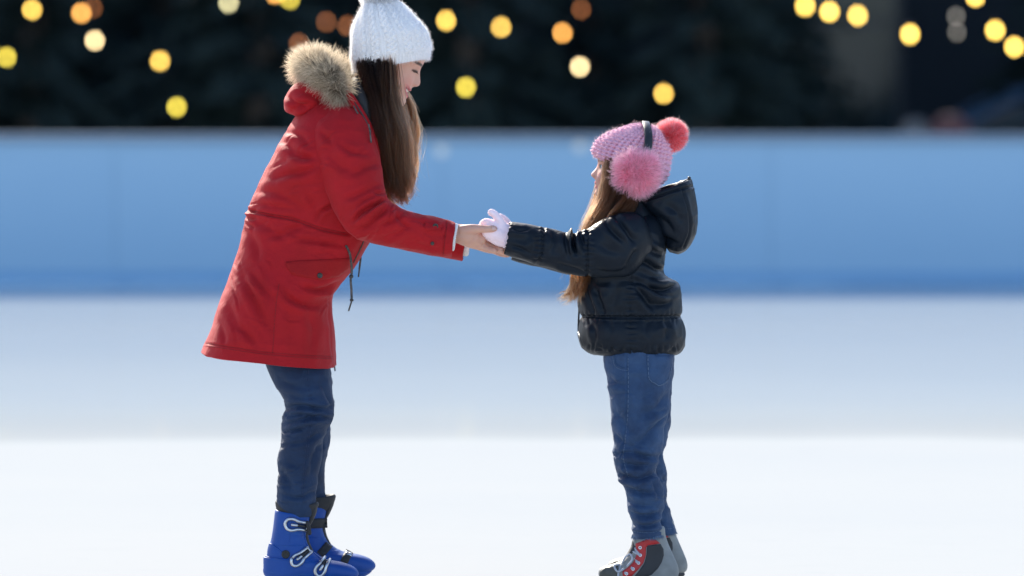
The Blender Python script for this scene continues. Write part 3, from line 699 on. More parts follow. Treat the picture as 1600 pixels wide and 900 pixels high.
# ------------------------------------------------------------------ heads
def head_mesh(O, ang, tab, nose, mouth, face, Yc=0.0, mirror=1, scale=1.0):
    """skull + face as one closed surface. local axes: f forward, u up (photo pixels of 1/540 m), y sideways.
    tab rows: u, front, back, half width; nose rows: u, extension, width"""
    tab = np.array(tab, float); nose = np.array(sorted(nose), float); nu, nv = 180, 150
    us = np.linspace(tab[0, 0], tab[-1, 0], nv); fi = lambda c: np.interp(us, tab[:, 0], tab[:, c])
    sm = lambda a: np.convolve(np.pad(a, 3, 'edge'), np.array((1, 2, 3, 4, 3, 2, 1)) / 16.0, 'valid')
    fr, bk, hw = sm(fi(1)), sm(fi(2)), sm(fi(3)); ne = sm(np.interp(us, nose[:, 0], nose[:, 1], 0, 0)); nw = sm(np.interp(us, nose[:, 0], nose[:, 2]))
    ph = np.linspace(-np.pi, np.pi, nu, endpoint=False); rows = []
    for i, u in enumerate(us):
        c, a = (fr[i] + bk[i]) / 2, (fr[i] - bk[i]) / 2
        e = 2.25; cs = np.sign(np.cos(ph)) * np.abs(np.cos(ph))**(2 / e); sn = np.sign(np.sin(ph)) * np.abs(np.sin(ph))**(2 / e)
        f = c + a * cs; y = hw[i] * sn; front = sstep(np.cos(ph), 0.15, 0.6)
        f = f + front * ne[i] * np.exp(-(np.abs(y) / nw[i])**2.4)
        ay = np.abs(y)
        g = lambda u0, su, y0, sy: np.exp(-((u - u0) / su)**2 - ((ay - y0) / sy)**2)
        for (u0, su, y0, sy, amp) in face: f = f + front * amp * g(u0, su, y0, sy)
        um = mouth[0] + mouth[1] * y * y; gap = mouth[3] * np.clip(1 - (ay / mouth[4])**2, 0.04, 1); inside = sstep(mouth[4] + 2 - ay, 0, 4)      # smiling lips
        f = f + front * inside * (mouth[2] * np.exp(-(np.abs(u - um) / (gap + 0.35))**4) + mouth[5] * np.exp(-((np.abs(u - um) - gap - 2.1) / 1.7)**2))
        rows.append(np.stack([f, y, np.full(nu, u)], 1))
    L = np.concatenate(rows); F = grid_faces(nv, nu, True, True); L = np.vstack([L, L[:nu].mean(0)[None], L[nu * (nv - 1):nu * nv].mean(0)[None]])
    fx = np.array((math.cos(ang) * mirror, 0, -math.sin(ang))); ux = np.array((math.sin(ang) * mirror, 0, math.cos(ang)))
    o = W(O[0], O[1], Yc); V = o + scale * (L[:, :1] * fx + L[:, 2:] * ux) / PXM + L[:, 1:2] * np.array((0, 1.0, 0)) * scale / PXM
    if signed_vol(V, F) < 0: F = [q[::-1] for q in F]
    to_local = lambda P: np.stack([(P - o) @ fx, (P - o)[:, 1], (P - o) @ ux], 1) * PXM / scale
    to_world = lambda f, y, u: o + scale * (f * fx + u * ux + np.array((0, y, 0))) / PXM
    return (V, F), to_local, to_world
def tint_body(o, fn):
    me = o.data; n = len(me.vertices); A = np.zeros(n * 3); me.vertices.foreach_get('co', A)
    C = np.ones((n, 4)); C[:, :3] = fn(A.reshape(-1, 3))
    at = me.color_attributes.new('tint', 'FLOAT_COLOR', 'POINT'); at.data.foreach_set('color', C.reshape(-1).astype(np.float32))
def chain(pts):
    """(px, py, Y, radius px) points"""
    return capsules([np.append(W(p[0], p[1], p[2]), p[3] / PXM) for p in pts])
def blend(a, b, m): return a + (b - a) * m[:, None]

# ------------------------------------------------------------------ the woman
base = W(480, 940, 0)
woman = empty('person', (base[0], 0, 0), 'woman in red parka, white bobble hat and blue skates bending forward', 'person')
H_O, H_A = (625, 108), R_(26)
tabW = [(-56, 23, 8, 6), (-53, 27.5, 2, 14), (-48, 29.8, -4, 19), (-43, 30, -9, 22.5), (-38, 28.2, -16, 26), (-30, 28.6, -26, 30.5), (-20, 28.6, -44, 33.5), (-10, 28.6, -58, 36), (0, 28, -67, 38), (10, 27, -72, 39.5), (20, 28.8, -73, 41), (30, 29.5, -71, 41), (45, 24, -64, 38), (58, 12, -50, 31), (67, -6, -36, 20), (72, -18, -24, 5)]
noseW = [(17, 0, 7), (14, 1.6, 7), (9, 3.2, 6.5), (4, 5.4, 6.5), (-2, 8.2, 7), (-6.5, 10.2, 8), (-10, 9.8, 9), (-13, 7.6, 9.5), (-15.5, 2.5, 9), (-18, 0.6, 7), (-20, 0, 7)]
faceW = [(9, 6, 15, 8, -3.2), (20, 4, 13, 13, 1.2), (-14, 9, 19, 10, 2.2), (-11.5, 3.2, 7.5, 3, 1.8), (-22.0, 3, 0, 12, 0.8), (-34, 3, 0, 10, 1.0), (-44, 5, 0, 9, 1.5), (-20, 9, 13, 2.5, -0.8), (9.5, 3.0, 14, 7, 2.6)]
headW, locW, worW = head_mesh(H_O, H_A, tabW, noseW, (-28.0, 0.0125, -3.2, 3.0, 25, 1.5), faceW)
def hand_parts(S, dpx=0, dpy=0, Y0=-0.13):
    """adult hand reaching right; thumb on the camera side over the child's glove (S=-1) or mirrored (S=1)"""
    c = lambda pts: chain([(x + dpx, y + dpy, Y0 + S * yy, r) for x, y, yy, r in pts])
    return [
        c([(700, 364, 0, 13.5), (713, 365.5, 0.0, 12.8), (724, 367, 0.0, 14.5), (737, 370, -0.002, 15.5), (748, 374, -0.008, 12)]),
        c([(714, 361, 0.004, 11), (728, 362.5, 0.004, 11.5), (742, 362, 0.004, 9)]),
        c([(716, 370, 0.002, 10), (732, 377, -0.004, 9.5), (746, 382, -0.012, 8.5)]),
        c([(722, 361, 0.012, 9.5), (736, 358.5, 0.021, 8.4), (748, 357.6, 0.0275, 6.6), (759, 358, 0.029, 5.6), (768, 357.6, 0.028, 5.7), (772.5, 357.3, 0.0265, 4.8)]),       # thumb
        c([(738, 362, -0.008, 7.5), (752, 363, -0.024, 6.4), (765, 366, -0.034, 5.9), (776, 371, -0.036, 5.2), (782, 374, -0.032, 4.6)]),                                            # index, behind the glove
        c([(741, 369, -0.012, 7.5), (756, 373, -0.027, 6.6), (770, 379, -0.032, 6.0), (780, 384, -0.026, 5.4), (785, 387, -0.02, 4.7)]),
        c([(742, 376, -0.013, 7.3), (756, 381.5, -0.02, 6.3), (769, 387, -0.018, 5.8), (778, 390, -0.010, 5.3), (783.5, 390.6, -0.003, 4.6)]),
        c([(742, 381, -0.012, 6.8), (754, 386, -0.010, 5.9), (765, 390.5, -0.003, 5.3), (773, 392, 0.004, 4.6)])]
def woman_body():
    P = [headW]
    P.append(chain([(592, 112, 0, 27), (588, 135, 0, 27), (578, 160, 0, 30), (560, 190, 0, 36)]))                       # neck
    P.append(loft(None, [(500, 172, 575, 172, .06, 0), (478, 205, 585, 215, .13, 0), (452, 260, 585, 270, .14, 0), (425, 320, 575, 335, .12, 0), (415, 380, 550, 390, .125, 0), (405, 440, 505, 440, .13, 0), (415, 500, 495, 500, .12, 0), (435, 540, 485, 540, .07, 0)], None, nu=48, nv=60))
    for S, dx, dy, Y in ((-1, 0, 0, -1), (1, 22, 8, 1)):
        P.append(chain([(520, 205, 0.13 * Y, 30), (530, 240, 0.17 * Y, 27), (550, 290, 0.185 * Y, 24), (578, 342, 0.18 * Y, 22), (625 + dx * .5, 354 + dy * .5, 0.165 * Y, 21), (670 + dx, 360 + dy, 0.145 * Y, 17), (705 + dx, 365 + dy, 0.13 * Y, 13)]))
    P += [p for p in hand_parts_world(-1)] + [p for p in hand_parts_world(1)]
    for Y, xs in ((-0.085, (468, 480, 474, 464, 460)), (0.085, (478, 486, 482, 480, 480))):
        P.append(chain([(xs[0], 530, Y * .8, 34), (xs[1], 620, Y, 32), (xs[1], 655, Y, 28), (xs[2], 720, Y, 25), (xs[3], 790, Y, 20), (xs[4], 850, Y, 17), (xs[4], 880, Y, 15)]))
        P.append(chain([(xs[4] - 22, 888, Y, 13), (xs[4] + 20, 888, Y, 15), (xs[4] + 70, 893, Y, 11)]))
    return remesh(P, 0.0026, 3, 0.5)
def hand_parts_world(side):
    # side -1: hand nearest the camera; its thumb lies on the camera side of the held glove
    if side < 0: return hand_parts(-1, 0, 0, -0.13)
    return hand_parts(1, 20, 6, 0.13)
V, F = woman_body()
V = V + (lambda N: N * strokes_disp(V, N, [([(755.5, 353), (757, 358), (757, 363)], 0.35, 1.3, .5), ([(768, 353.5), (768.5, 358)], 0.2, 1.0, .4), ([(745, 372), (752, 378), (757, 386)], 0.5, 2.0, .5), ([(730, 380), (740, 372), (746, 364)], 0.6, 2.4, .4), ([(764, 383), (766, 389)], 0.4, 1.4, .4), ([(774, 386), (776, 392)], 0.35, 1.2, .4)])[:, None])(vnormals(V, F.tolist()))
w_body = mesh_obj('body', V, F, M['skin'], woman)
SK = np.array((0.62, 0.345, 0.25)); SKD = np.array((0.56, 0.27, 0.19)); LIP = np.array((0.50, 0.13, 0.13)); DK = np.array((0.03, 0.016, 0.012)); TT = np.array((0.80, 0.76, 0.70)); BL = np.array((0.64, 0.27, 0.21))
def tintW(P):
    q = locW(P); f, y, u = q[:, 0], q[:, 1], q[:, 2]; ay = np.abs(y)
    C = np.tile(SK, (len(P), 1)); C = blend(C, SKD, np.clip(0.5 + 0.6 * vnoise(P * 90), 0, 1) * 0.35)
    fr = (f > 5) & (u < 45) & (u > -60)
    C = blend(C, BL, fr * 0.7 * np.exp(-((u + 13) / 9)**2 - ((ay - 20) / 10)**2))
    C = blend(C, BL, fr * 0.4 * np.exp(-((u + 8) / 5)**2 - (ay / 8)**2))
    um = -28.0 + 0.0125 * y * y; gap = 3.0 * np.clip(1 - (ay / 25)**2, 0.04, 1); w = sstep(27 - ay, 0, 4); du = u - um
    C = blend(C, LIP, fr * w * sstep(np.abs(du), gap - 0.4, gap + 0.5) * sstep(-np.abs(du), -gap - 5.0, -gap - 3.6) * (0.55 + 0.45 * sstep(25 - ay, 0, 8)))
    C = blend(C, LIP * 0.35, fr * w * sstep(gap - np.abs(du), -0.3, 0.5))
    C = blend(C, TT, fr * sstep(20 - ay, 0, 4) * sstep(gap - 0.7 - np.abs(du - 0.5), -0.4, 0.5))
    C = blend(C, LIP * 0.3, fr * 0.8 * np.exp(-((u + 14.8) / 1.1)**2 - ((ay - 4.2) / 2.0)**2) * (f < 37))
    eb = 19.5 + 0.10 * (ay - 6) - 0.006 * (ay - 14)**2
    C = blend(C, DK * 1.6, fr * 0.95 * sstep(2.5 - np.abs(u - eb), -0.6, 1.0) * sstep(ay, 4, 7) * sstep(-ay, -32, -26))
    el = 8.6 - 0.016 * (ay - 15)**2                                    # lowered lashes
    C = blend(C, DK, fr * 0.95 * sstep(1.6 - np.abs(u - el), -0.7, 0.7) * sstep(ay, 6, 9) * sstep(-ay, -27, -23))
    C = blend(C, SKD * 0.72, fr * 0.35 * np.exp(-((u - 12) / 3.5)**2 - ((ay - 15) / 8)**2))
    return C
tint_body(w_body, tintW)
M['nail'] = mat_plain('pale_nail', (0.66, 0.40, 0.33), 0.25)
panel('thumb_nail', [(768.5, 354.6), (772, 354.0), (775.2, 355.4), (775.8, 357.6), (774.5, 359.6), (771, 360.2), (768.3, 359.4)], bvh_of(w_body), 0.0007, M['nail'], woman, 1.4, sink=0.001)
# lashes as small dark fringes
lash = []
for s in (-1, 1):
    for k in range(16):
        ay = 8 + k; u = 8.3 - 0.022 * (ay - 15)**2; p = worW(0, s * ay, u); d0 = worW(60, s * ay, u)
        hitp = BVHTree.FromPolygons(V.tolist(), F.tolist()) if k == 0 and s == -1 else hitp
        loc, nn, _, _ = hitp.ray_cast(Vector(d0), Vector(p - d0).normalized())
        if loc is None: continue
        a = np.array(loc); tip = worW(4.0, s * (1.0 if ay > 12 else 0.2), -2.2) - worW(0, 0, 0)
        lash.append(np.stack([a, a + tip * 0.55 + np.array((0, 0, -0.0004)), a + tip]))
if lash: hair_obj('eyelashes', np.array(lash), 0.0005, 0.0002, M['brow'], woman, 'stuff')

def creases(n, x0, x1, y0, y1, ang, spread, ln, seed):
    r = random.Random(seed); out = []
    for _ in range(n):
        x, y, a, L = r.uniform(x0, x1), r.uniform(y0, y1), ang + r.gauss(0, spread), r.uniform(*ln); dx, dy = L / 2 * math.cos(a), L / 2 * math.sin(a); k = r.uniform(-.18, .18) * L
        out.append(([(x - dx, y - dy), (x - k * math.sin(a), y + k * math.cos(a)), (x + dx, y + dy)], r.uniform(.35, .9), r.uniform(1.2, 2.4), .7))
    return out
# jeans
def legs_mesh(legs, extra, voxel, strokes, noise):
    P = [loft(None, r, None, nu=64, nv=90, expo=2.1) for r in legs] + extra
    V, F = remesh(P, voxel, 4, 0.5); N = vnormals(V, F.tolist()); d = np.zeros(len(V))
    for (fx, fy, fz, amp, rd) in noise:
        n = vnoise(V * np.array((fx, fy, fz)) + 5.7); n = 0.5 - 2 * np.abs(n) if rd else n; d += amp / PXM * n
    d += strokes_disp(V, N, strokes)
    return V + N * d[:, None], F
nearL = [(430, 520, 505, 520, .07, -.06), (413, 562, 516, 566, .088, -.08), (437, 613, 521, 610, .088, -.085), (446, 636, 522, 632, .082, -.085), (440, 658, 521, 654, .078, -.085), (439, 686, 508, 680, .072, -.085), (434, 720, 503, 722, .067, -.085), (433, 760, 496, 760, .06, -.085), (433, 785, 493, 785, .057, -.085), (440, 806, 490, 806, .05, -.085)]
farL = [(435, 520, 505, 520, .07, .06), (428, 562, 515, 566, .088, .08), (448, 613, 521, 613, .088, .085), (455, 640, 521, 640, .08, .085), (455, 662, 516, 662, .074, .085), (455, 692, 515, 692, .07, .085), (452, 720, 509, 720, .065, .085), (452, 760, 507, 760, .058, .085), (454, 778, 511, 778, .057, .085), (462, 798, 506, 798, .05, .085)]
st = [([(440, 640), (470, 634), (505, 640), (522, 634)], 3.0, 4, .7), ([(441, 664), (470, 655), (500, 650), (520, 656)], 3.2, 4, .7), ([(442, 676), (462, 672), (485, 664)], 2.2, 3, .6), ([(447, 650), (480, 646)], 2, 3), ([(436, 700), (455, 694), (480, 692)], 1.6, 3),
      ([(500, 600), (512, 618), (519, 640)], 1.6, 4), ([(430, 585), (450, 600), (480, 606)], 1.5, 5), ([(500, 690), (490, 715), (486, 745)], 2.0, 5), ([(438, 735), (450, 752), (455, 775)], 1.8, 5), ([(440, 772), (465, 778), (490, 770)], 1.8, 3), ([(478, 690), (500, 676)], 1.8, 3), ([(497, 700), (507, 694)], 1.5, 3),
      ([(452, 615), (470, 622), (500, 618)], 1.2, 4), ([(445, 722), (470, 730)], 1.0, 4)]
st += creases(22, 436, 518, 625, 690, -0.1, 0.35, (14, 44), 9) + creases(14, 436, 500, 730, 795, 0.1, 0.4, (10, 34), 10)
V, F = legs_mesh([nearL, farL], [loft(None, [(430, 470, 495, 470, .10, 0), (425, 510, 500, 515, .13, 0), (425, 545, 500, 545, .12, 0), (440, 575, 495, 575, .08, 0)], None, nu=48, nv=40)], 0.0034, st, [(9, 9, 22, 1.8, True), (22, 22, 38, 0.9, True)])
w_jeans = mesh_obj('jeans', V, F, M['denim'], woman); tj = bvh_of(w_jeans)
for off in (-1.6, 1.6):
    seam = catmull([(480, 560), (481, 600), (487, 628), (491, 648), (484, 672), (480, 700), (476, 735), (474, 765), (476, 790)], 64)
    dashes = []
    for k in range(0, 62, 2):
        q = on_surface(tj, [(seam[k][0] + off, seam[k][1]), (seam[k + 1][0] + off, seam[k + 1][1] - 0.6)], 0.0006)
        if len(q) == 2: dashes.append(capsules([np.append(q[0], 0.0008), np.append((q[0] + q[1]) / 2, 0.0009), np.append(q[1], 0.0008)], 5, 2))
    Vd, Fd = join(dashes); s_ = mesh_obj('side_stitching', Vd, Fd, M['stitch_dark'], w_jeans); s_['kind'] = 'stuff'

# parka
torso = [(486, 150, 562, 140, .075, 0), (470, 166, 578, 166, .125, 0), (458, 184, 590, 190, .165, 0), (445, 207, 598, 218, .19, 0), (425, 245, 602, 252, .205, 0), (405, 285, 602, 296, .2, 0), (390, 317, 598, 335, .182, 0), (384, 338, 590, 358, .178, 0), (374, 380, 570, 392, .183, 0), (363, 415, 553, 420, .19, 0), (354, 445, 530, 447, .205, 0), (345, 472, 520.5, 466, .213, 0), (336, 500, 521, 497, .22, 0), (326, 525, 523, 530, .226, 0), (318, 545, 524, 566, .232, 0), (317, 549, 524, 571, .231, 0), (323, 550, 519, 570, .222, 0), (330, 547, 516, 565, .215, 0)]
stT = [([(389, 331), (420, 336), (462, 344), (502, 358), (545, 366)], 1.6, 2.2, .5, True), ([(427, 279), (450, 272), (473, 269), (496, 258)], 3.2, 5, .7), ([(452, 240), (472, 247), (491, 246)], 2.8, 5, .7), ([(440, 218), (460, 236), (488, 250)], 2.2, 5, .7), ([(491, 349), (502, 330), (522, 318), (535, 305)], 3.2, 3, .8),
       ([(433, 444), (428, 480), (424, 536), (423, 556)], 0.9, 1.3, .2, True), ([(378, 428), (392, 455), (408, 490), (418, 512)], 2.8, 6, .7), ([(392, 424), (408, 446), (424, 468)], 2.2, 5, .7), ([(439, 441), (450, 464), (473, 476), (500, 478)], 3.0, 5, .8), ([(376, 508), (388, 524), (399, 540)], 2.2, 5, .6), ([(356, 470), (366, 500), (378, 522)], 1.8, 6, .6),
       ([(470, 446), (492, 453), (512, 450), (530, 440)], 3.4, 4, .8), ([(322, 537), (370, 544), (416, 551), (470, 555), (521, 557)], 0.9, 1.3, .3, True), ([(415, 372), (440, 366), (462, 357), (480, 350)], 2.0, 5, .6), ([(466, 374), (500, 378), (540, 384)], 2.2, 4, .6), ([(514, 461), (515, 500), (516, 530), (520, 566)], 1.2, 1.6, .4, True),
       ([(400, 300), (425, 300), (455, 312), (480, 330)], 2.0, 6, .6), ([(405, 318), (430, 322), (460, 326)], 1.6, 4, .6), ([(393, 345), (420, 356), (450, 380)], 1.8, 6, .5), ([(388, 360), (400, 385), (405, 410)], 1.8, 6, .5), ([(384, 326), (392, 330), (402, 328)], 2.0, 2.5, .8), ([(382, 338), (391, 342), (400, 341)], 2.0, 2.5, .8), ([(383, 348), (392, 353), (398, 360)], 1.6, 2.5, .8),
       ([(440, 470), (455, 500), (452, 530)], 1.5, 7, .5), ([(480, 485), (490, 515), (486, 545)], 1.5, 7, .5), ([(345, 505), (350, 525), (352, 540)], 1.4, 4, .6), ([(440, 205), (470, 212), (482, 230)], 1.6, 4, .6), ([(478, 300), (490, 318), (492, 336)], 2.0, 5, .6)]
stT += creases(16, 388, 470, 318, 362, 0.15, 0.5, (10, 34), 1) + creases(14, 430, 500, 215, 300, -0.3, 0.4, (14, 40), 2) + creases(12, 440, 530, 360, 400, 0.1, 0.4, (12, 34), 3) + creases(14, 345, 430, 400, 530, 1.1, 0.25, (20, 60), 4) + creases(10, 440, 515, 445, 500, 0.4, 0.5, (12, 36), 5)
parka = loft('parka', torso, M['parka'], woman, nu=220, nv=260, expo=2.45, strokes=stT, noise=[(5, 5, 9, 2.4, False), (14, 14, 20, 1.0, True), (40, 40, 55, 0.35, False)]); parka['label'] = 'red hooded parka'
tp = bvh_of(parka)
def sleeve(Y, shift, strokes):
    g = lambda k: shift * k
    rr = [(492, 186, 524, 164, .03, .10), (480, 200, 545, 167, .058, .115), (480, 217, 572, 184, .075, .13), (489, 247, 588, 224, .082, .15), (506, 291, 597, 270, .08, .172), (526, 336, 604, 306, .075, .187), (551, 368, 620, 321, .069, .196), (590, 381, 645, 331, .062, .186), (640, 391, 680, 339, .057, .168), (688, 399, 701, 345, .053, .15), (703, 401, 710, 348.5, .052, .146), (702, 399, 709, 350.5, .048, .146), (690, 392, 698, 352, .04, .148)]
    n = len(rr); out = []
    for i, r in enumerate(rr):
        k = max(0, (i - 4)) / (n - 5); dx, dy = (22 * k * shift, 8 * k * shift) if shift else (0, 0)
        out.append((r[0] + dx, r[1] + dy, r[2] + dx, r[3] + dy, r[4], r[5] * Y))
    return loft('sleeve', out, M['parka'], parka, nu=130, nv=200, expo=2.15, strokes=strokes, noise=[(8, 8, 10, 1.8, False), (20, 20, 28, 1.0, True), (50, 50, 60, 0.35, False)])
stS = [([(552, 346), (562, 336), (574, 326), (592, 317)], 4.2, 3.2, .8), ([(572, 334), (584, 324), (600, 313)], 3.8, 2.8, .8), ([(556, 360), (575, 352), (590, 338), (604, 326)], 3.0, 4, .7), ([(528, 223), (548, 237), (575, 241)], 2.2, 4, .7), ([(512, 240), (535, 262), (560, 268)], 1.6, 6, .6), ([(548, 275), (572, 262), (592, 256)], 2.0, 5, .6), ([(538, 312), (565, 302), (596, 286)], 2.4, 5, .6),
       ([(590, 352), (612, 345), (632, 332)], 2.2, 4, .7), ([(600, 370), (620, 366), (640, 352)], 1.6, 4, .6), ([(618, 330), (626, 346), (640, 356)], 2.0, 4, .6), ([(697, 348), (694, 370), (691, 397)], 1.0, 1.4, .3, True), ([(655, 345), (668, 352), (690, 356)], 1.6, 3, .6), ([(640, 376), (662, 384), (690, 388)], 1.2, 4, .5), ([(500, 205), (512, 215), (520, 232)], 1.6, 5, .5), ([(582, 300), (592, 304), (602, 300)], 2.4, 3, .8), ([(560, 320), (570, 312), (585, 305)], 2.0, 3, .7)]
stS += creases(18, 552, 625, 308, 368, -0.75, 0.35, (10, 30), 6) + creases(12, 505, 590, 190, 290, 0.2, 0.5, (14, 38), 7) + creases(12, 625, 695, 345, 392, -0.3, 0.6, (8, 26), 8)
slv = sleeve(-1, 0, stS); slv2 = sleeve(1, 1, [])
ts = bvh_of(slv); ts2 = bvh_of(slv2)
def dashed(name, tree, pts, r, mat, parent, n, lift=0.0006):
    q = catmull(pts, n * 2) if len(pts) > 2 else np.linspace(pts[0], pts[1], n * 2); D = []
    for k in range(0, n * 2 - 1, 2):
        h = on_surface(tree, [q[k], q[k] + (q[k + 1] - q[k]) * 1.15], lift)
        if len(h) == 2: D.append(capsules([np.append(h[0], r), np.append((h[0] + h[1]) / 2, r * 1.1), np.append(h[1], r)], 5, 2))
    if not D: return None
    o = mesh_obj(name, *join(D), mat, parent); o['kind'] = 'stuff'; return o
M['red_thread'] = mat_plain('dark_red_thread', (0.12, 0.004, 0.006), 0.8)
for off in (0, 4): dashed('hem_stitching', tp, [(322, 536 + off), (370, 543.5 + off), (416, 550 + off), (470, 554.5 + off), (520, 557 + off)], 0.0006, M['red_thread'], parka, 60)
for off in (-2.5, 2.5): dashed('waist_stitching', tp, [(389, 331 + off), (420, 336 + off), (462, 344 + off), (502, 358 + off), (540, 366 + off)], 0.0006, M['red_thread'], parka, 46)
dashed('side_stitching', tp, [(436, 444), (431, 480), (427, 536), (426, 552)], 0.0006, M['red_thread'], parka, 34)
dashed('cuff_stitching', ts, [(699, 349), (696, 370), (693, 397)], 0.0006, M['red_thread'], parka, 16)
# ribbed white inner cuffs
for Y, dx, dy in ((-1, 0, 0), (1, 22, 8)):
    ribs = lambda u, v: 0.0012 * np.sin(2 * np.pi * 46 * u)
    loft('inner_cuff', [(692 + dx, 388 + dy, 699 + dx, 352 + dy, .036, .147 * Y), (703 + dx, 391.5 + dy, 709.5 + dx, 350.0 + dy, .042, .145 * Y), (709 + dx, 391.0 + dy, 715 + dx, 350.3 + dy, .042, .144 * Y), (708 + dx, 386.5 + dy, 714 + dx, 354 + dy, .036, .144 * Y), (695 + dx, 384 + dy, 703 + dx, 356 + dy, .03, .146 * Y)], M['cuff'], parka, nu=184, nv=16, disp=ribs)
# pocket flap, snaps, cuff tab, drawcord, zip
flap = panel('pocket_flap', [(446, 409), (470, 407), (510, 405), (547, 403), (545, 420), (528, 432), (500, 438), (478, 434), (456, 429), (448, 417)], tp, 0.0042, M['parka_dark'], parka, 4)
button_on('snap_button', tp, 498.5, 430, 0.0082, 0.008, M['metal_dark'], parka)
button_on('snap_button', ts, 680, 353.5, 0.0086, 0.005, M['metal_dark'], parka)
button_on('snap_button', ts, 675.5, 380, 0.0055, 0.004, M['metal_dark'], parka)
panel('cuff_tab', [(664, 346.5), (689, 349), (690, 361), (668, 361), (661, 354)], ts, 0.003, M['parka'], parka, 4)
def on_body(px, py, lift=0.004):
    h = hit(tp, px, py)
    return (np.array(h[0]) + np.array(h[1]) * lift) if h else None
c0 = on_body(540, 384); c1 = on_body(545, 395); yc = c1[1] - 0.004
cordpts = [c0, c1] + [W(x, y, yc - 0.004) for x, y in ((549, 412), (549.5, 426), (548, 438), (549, 452), (549.5, 468))]
dc = tube('drawcord', cordpts, 0.0034, M['cord'], parka, 8, 5)
for (x, y, r, h) in ((548.8, 432, 0.0062, 0.010), (549.5, 469, 0.0055, 0.008)):
    V_, F_ = lathe([(r * .5, -h / 2), (r, -h / 4), (r, h / 4), (r * .5, h / 2)], 12); mesh_obj('cord_stop', V_ + W(x, y, yc - 0.004), F_, M['metal_dark'], parka)
tube('cord_end', [W(549, 472, yc - .004), W(546.5, 480, yc - .004), W(545, 485, yc - .004)], 0.0024, M['metal_dark'], parka)
tube('drawcord', [W(558, 395, 0.02), W(562, 400, -0.01), W(563.5, 403, -0.014), W(562.5, 412, -.014), W(561.5, 420, -.014)], 0.003, M['cord'], parka, 8, 4)
tube('cord_end', [W(561.5, 421, -.014), W(560.8, 427, -.014), W(560, 432, -.014)], 0.0022, M['metal_dark'], parka)
tube_on('zip', tp, [(568, 376), (563, 388), (557, 400), (552, 410)], 0.0022, M['metal_dark'], parka, 0.001)
tube('zip_pull', [W(522, 566, -.02), W(523, 574, -.02), W(523.5, 579, -.02)], 0.002, M['metal_dark'], parka)
# dark inner placket at the throat and the standing collar
loft('collar_lining', [(556, 190, 606, 222, .10, -.02), (550, 165, 600, 190, .11, -.012), (548, 142, 592, 162, .105, -.01), (550, 124, 582, 140, .085, 0), (558, 118, 574, 128, .05, 0)], M['lining'], parka, nu=80, nv=60, noise=[(20, 20, 20, 1.5, False)])
V_, F_ = capsules([np.append(W(x, y, Yv), r / PXM) for x, y, Yv, r in ((541, 146, -.10, 7), (551, 158, -.118, 7), (563, 176, -.13, 6.5), (575, 196, -.135, 6), (584, 218, -.14, 5.5), (590, 240, -.145, 4))], 14, 8)
mesh_obj('collar_edge', V_, F_, M['parka'], parka)
tube('collar_zip', [W(554, 160, -.132), W(563, 174, -.143), W(573, 191, -.148), W(581, 209, -.151)], 0.0022, M['metal_dark'], parka)
for pts in ([(553, 166), (556, 172), (559, 177)], [(576, 195), (578, 205), (579, 214), (580, 222)], [(580, 198), (584, 206), (587, 212)]):
    q = [W(x, y, -.1) for x, y in pts]; hh = [hit(tp, x, y) for x, y in pts]; hs_ = [hit(ts, x, y) for x, y in pts]
    yy = min([h[0].y for h in hh + hs_ if h] or [-.1]) - 0.004
    tube('neck_cord', [W(x, y, yy) for x, y in pts], 0.0024, M['cord'], parka, 8, 4)
# hood lying on the back with its faux fur edge
hood = loft('hood', [(452, 176, 472, 181, .05, 0), (446, 172, 486, 184, .09, 0), (444, 160, 500, 178, .115, 0), (447, 146, 512, 166, .125, 0), (456, 134, 522, 152, .12, 0), (468, 126, 530, 142, .10, 0), (482, 124, 528, 134, .07, 0)], M['parka'], parka, nu=110, nv=90, strokes=[([(450, 150), (462, 160), (482, 168)], 2.5, 4, .7), ([(455, 172), (468, 166), (484, 160)], 2.2, 4, .7), ([(470, 140), (490, 150), (505, 165)], 2.0, 5, .6)], noise=[(14, 14, 14, 2.0, False), (30, 30, 40, .8, True)])
trim = [(532, 150, -.118, 10), (525, 132, -.135, 19), (509, 114, -.128, 23), (491, 104, -.085, 24), (482, 104, -.02, 22), (486, 105, .05, 22), (506, 105, .11, 20), (530, 110, .13, 17), (546, 122, .12, 12)]
V_, F_ = capsules([np.append(W(x, y, Yv), r * 0.50 / PXM) for x, y, Yv, r in trim], 20, 8)
fc = mesh_obj('fur_trim', V_, F_, M['fur_core'], parka)
fur('fur_fibres', V_, F_, 15000, 0.042, M['fur_trim'], parka, spread=0.6, clump=1.1, K=6, r0=0.00045, r1=0.00010, bias=(-0.15, 0, 0.12), curl=0.25, rand=0.6)

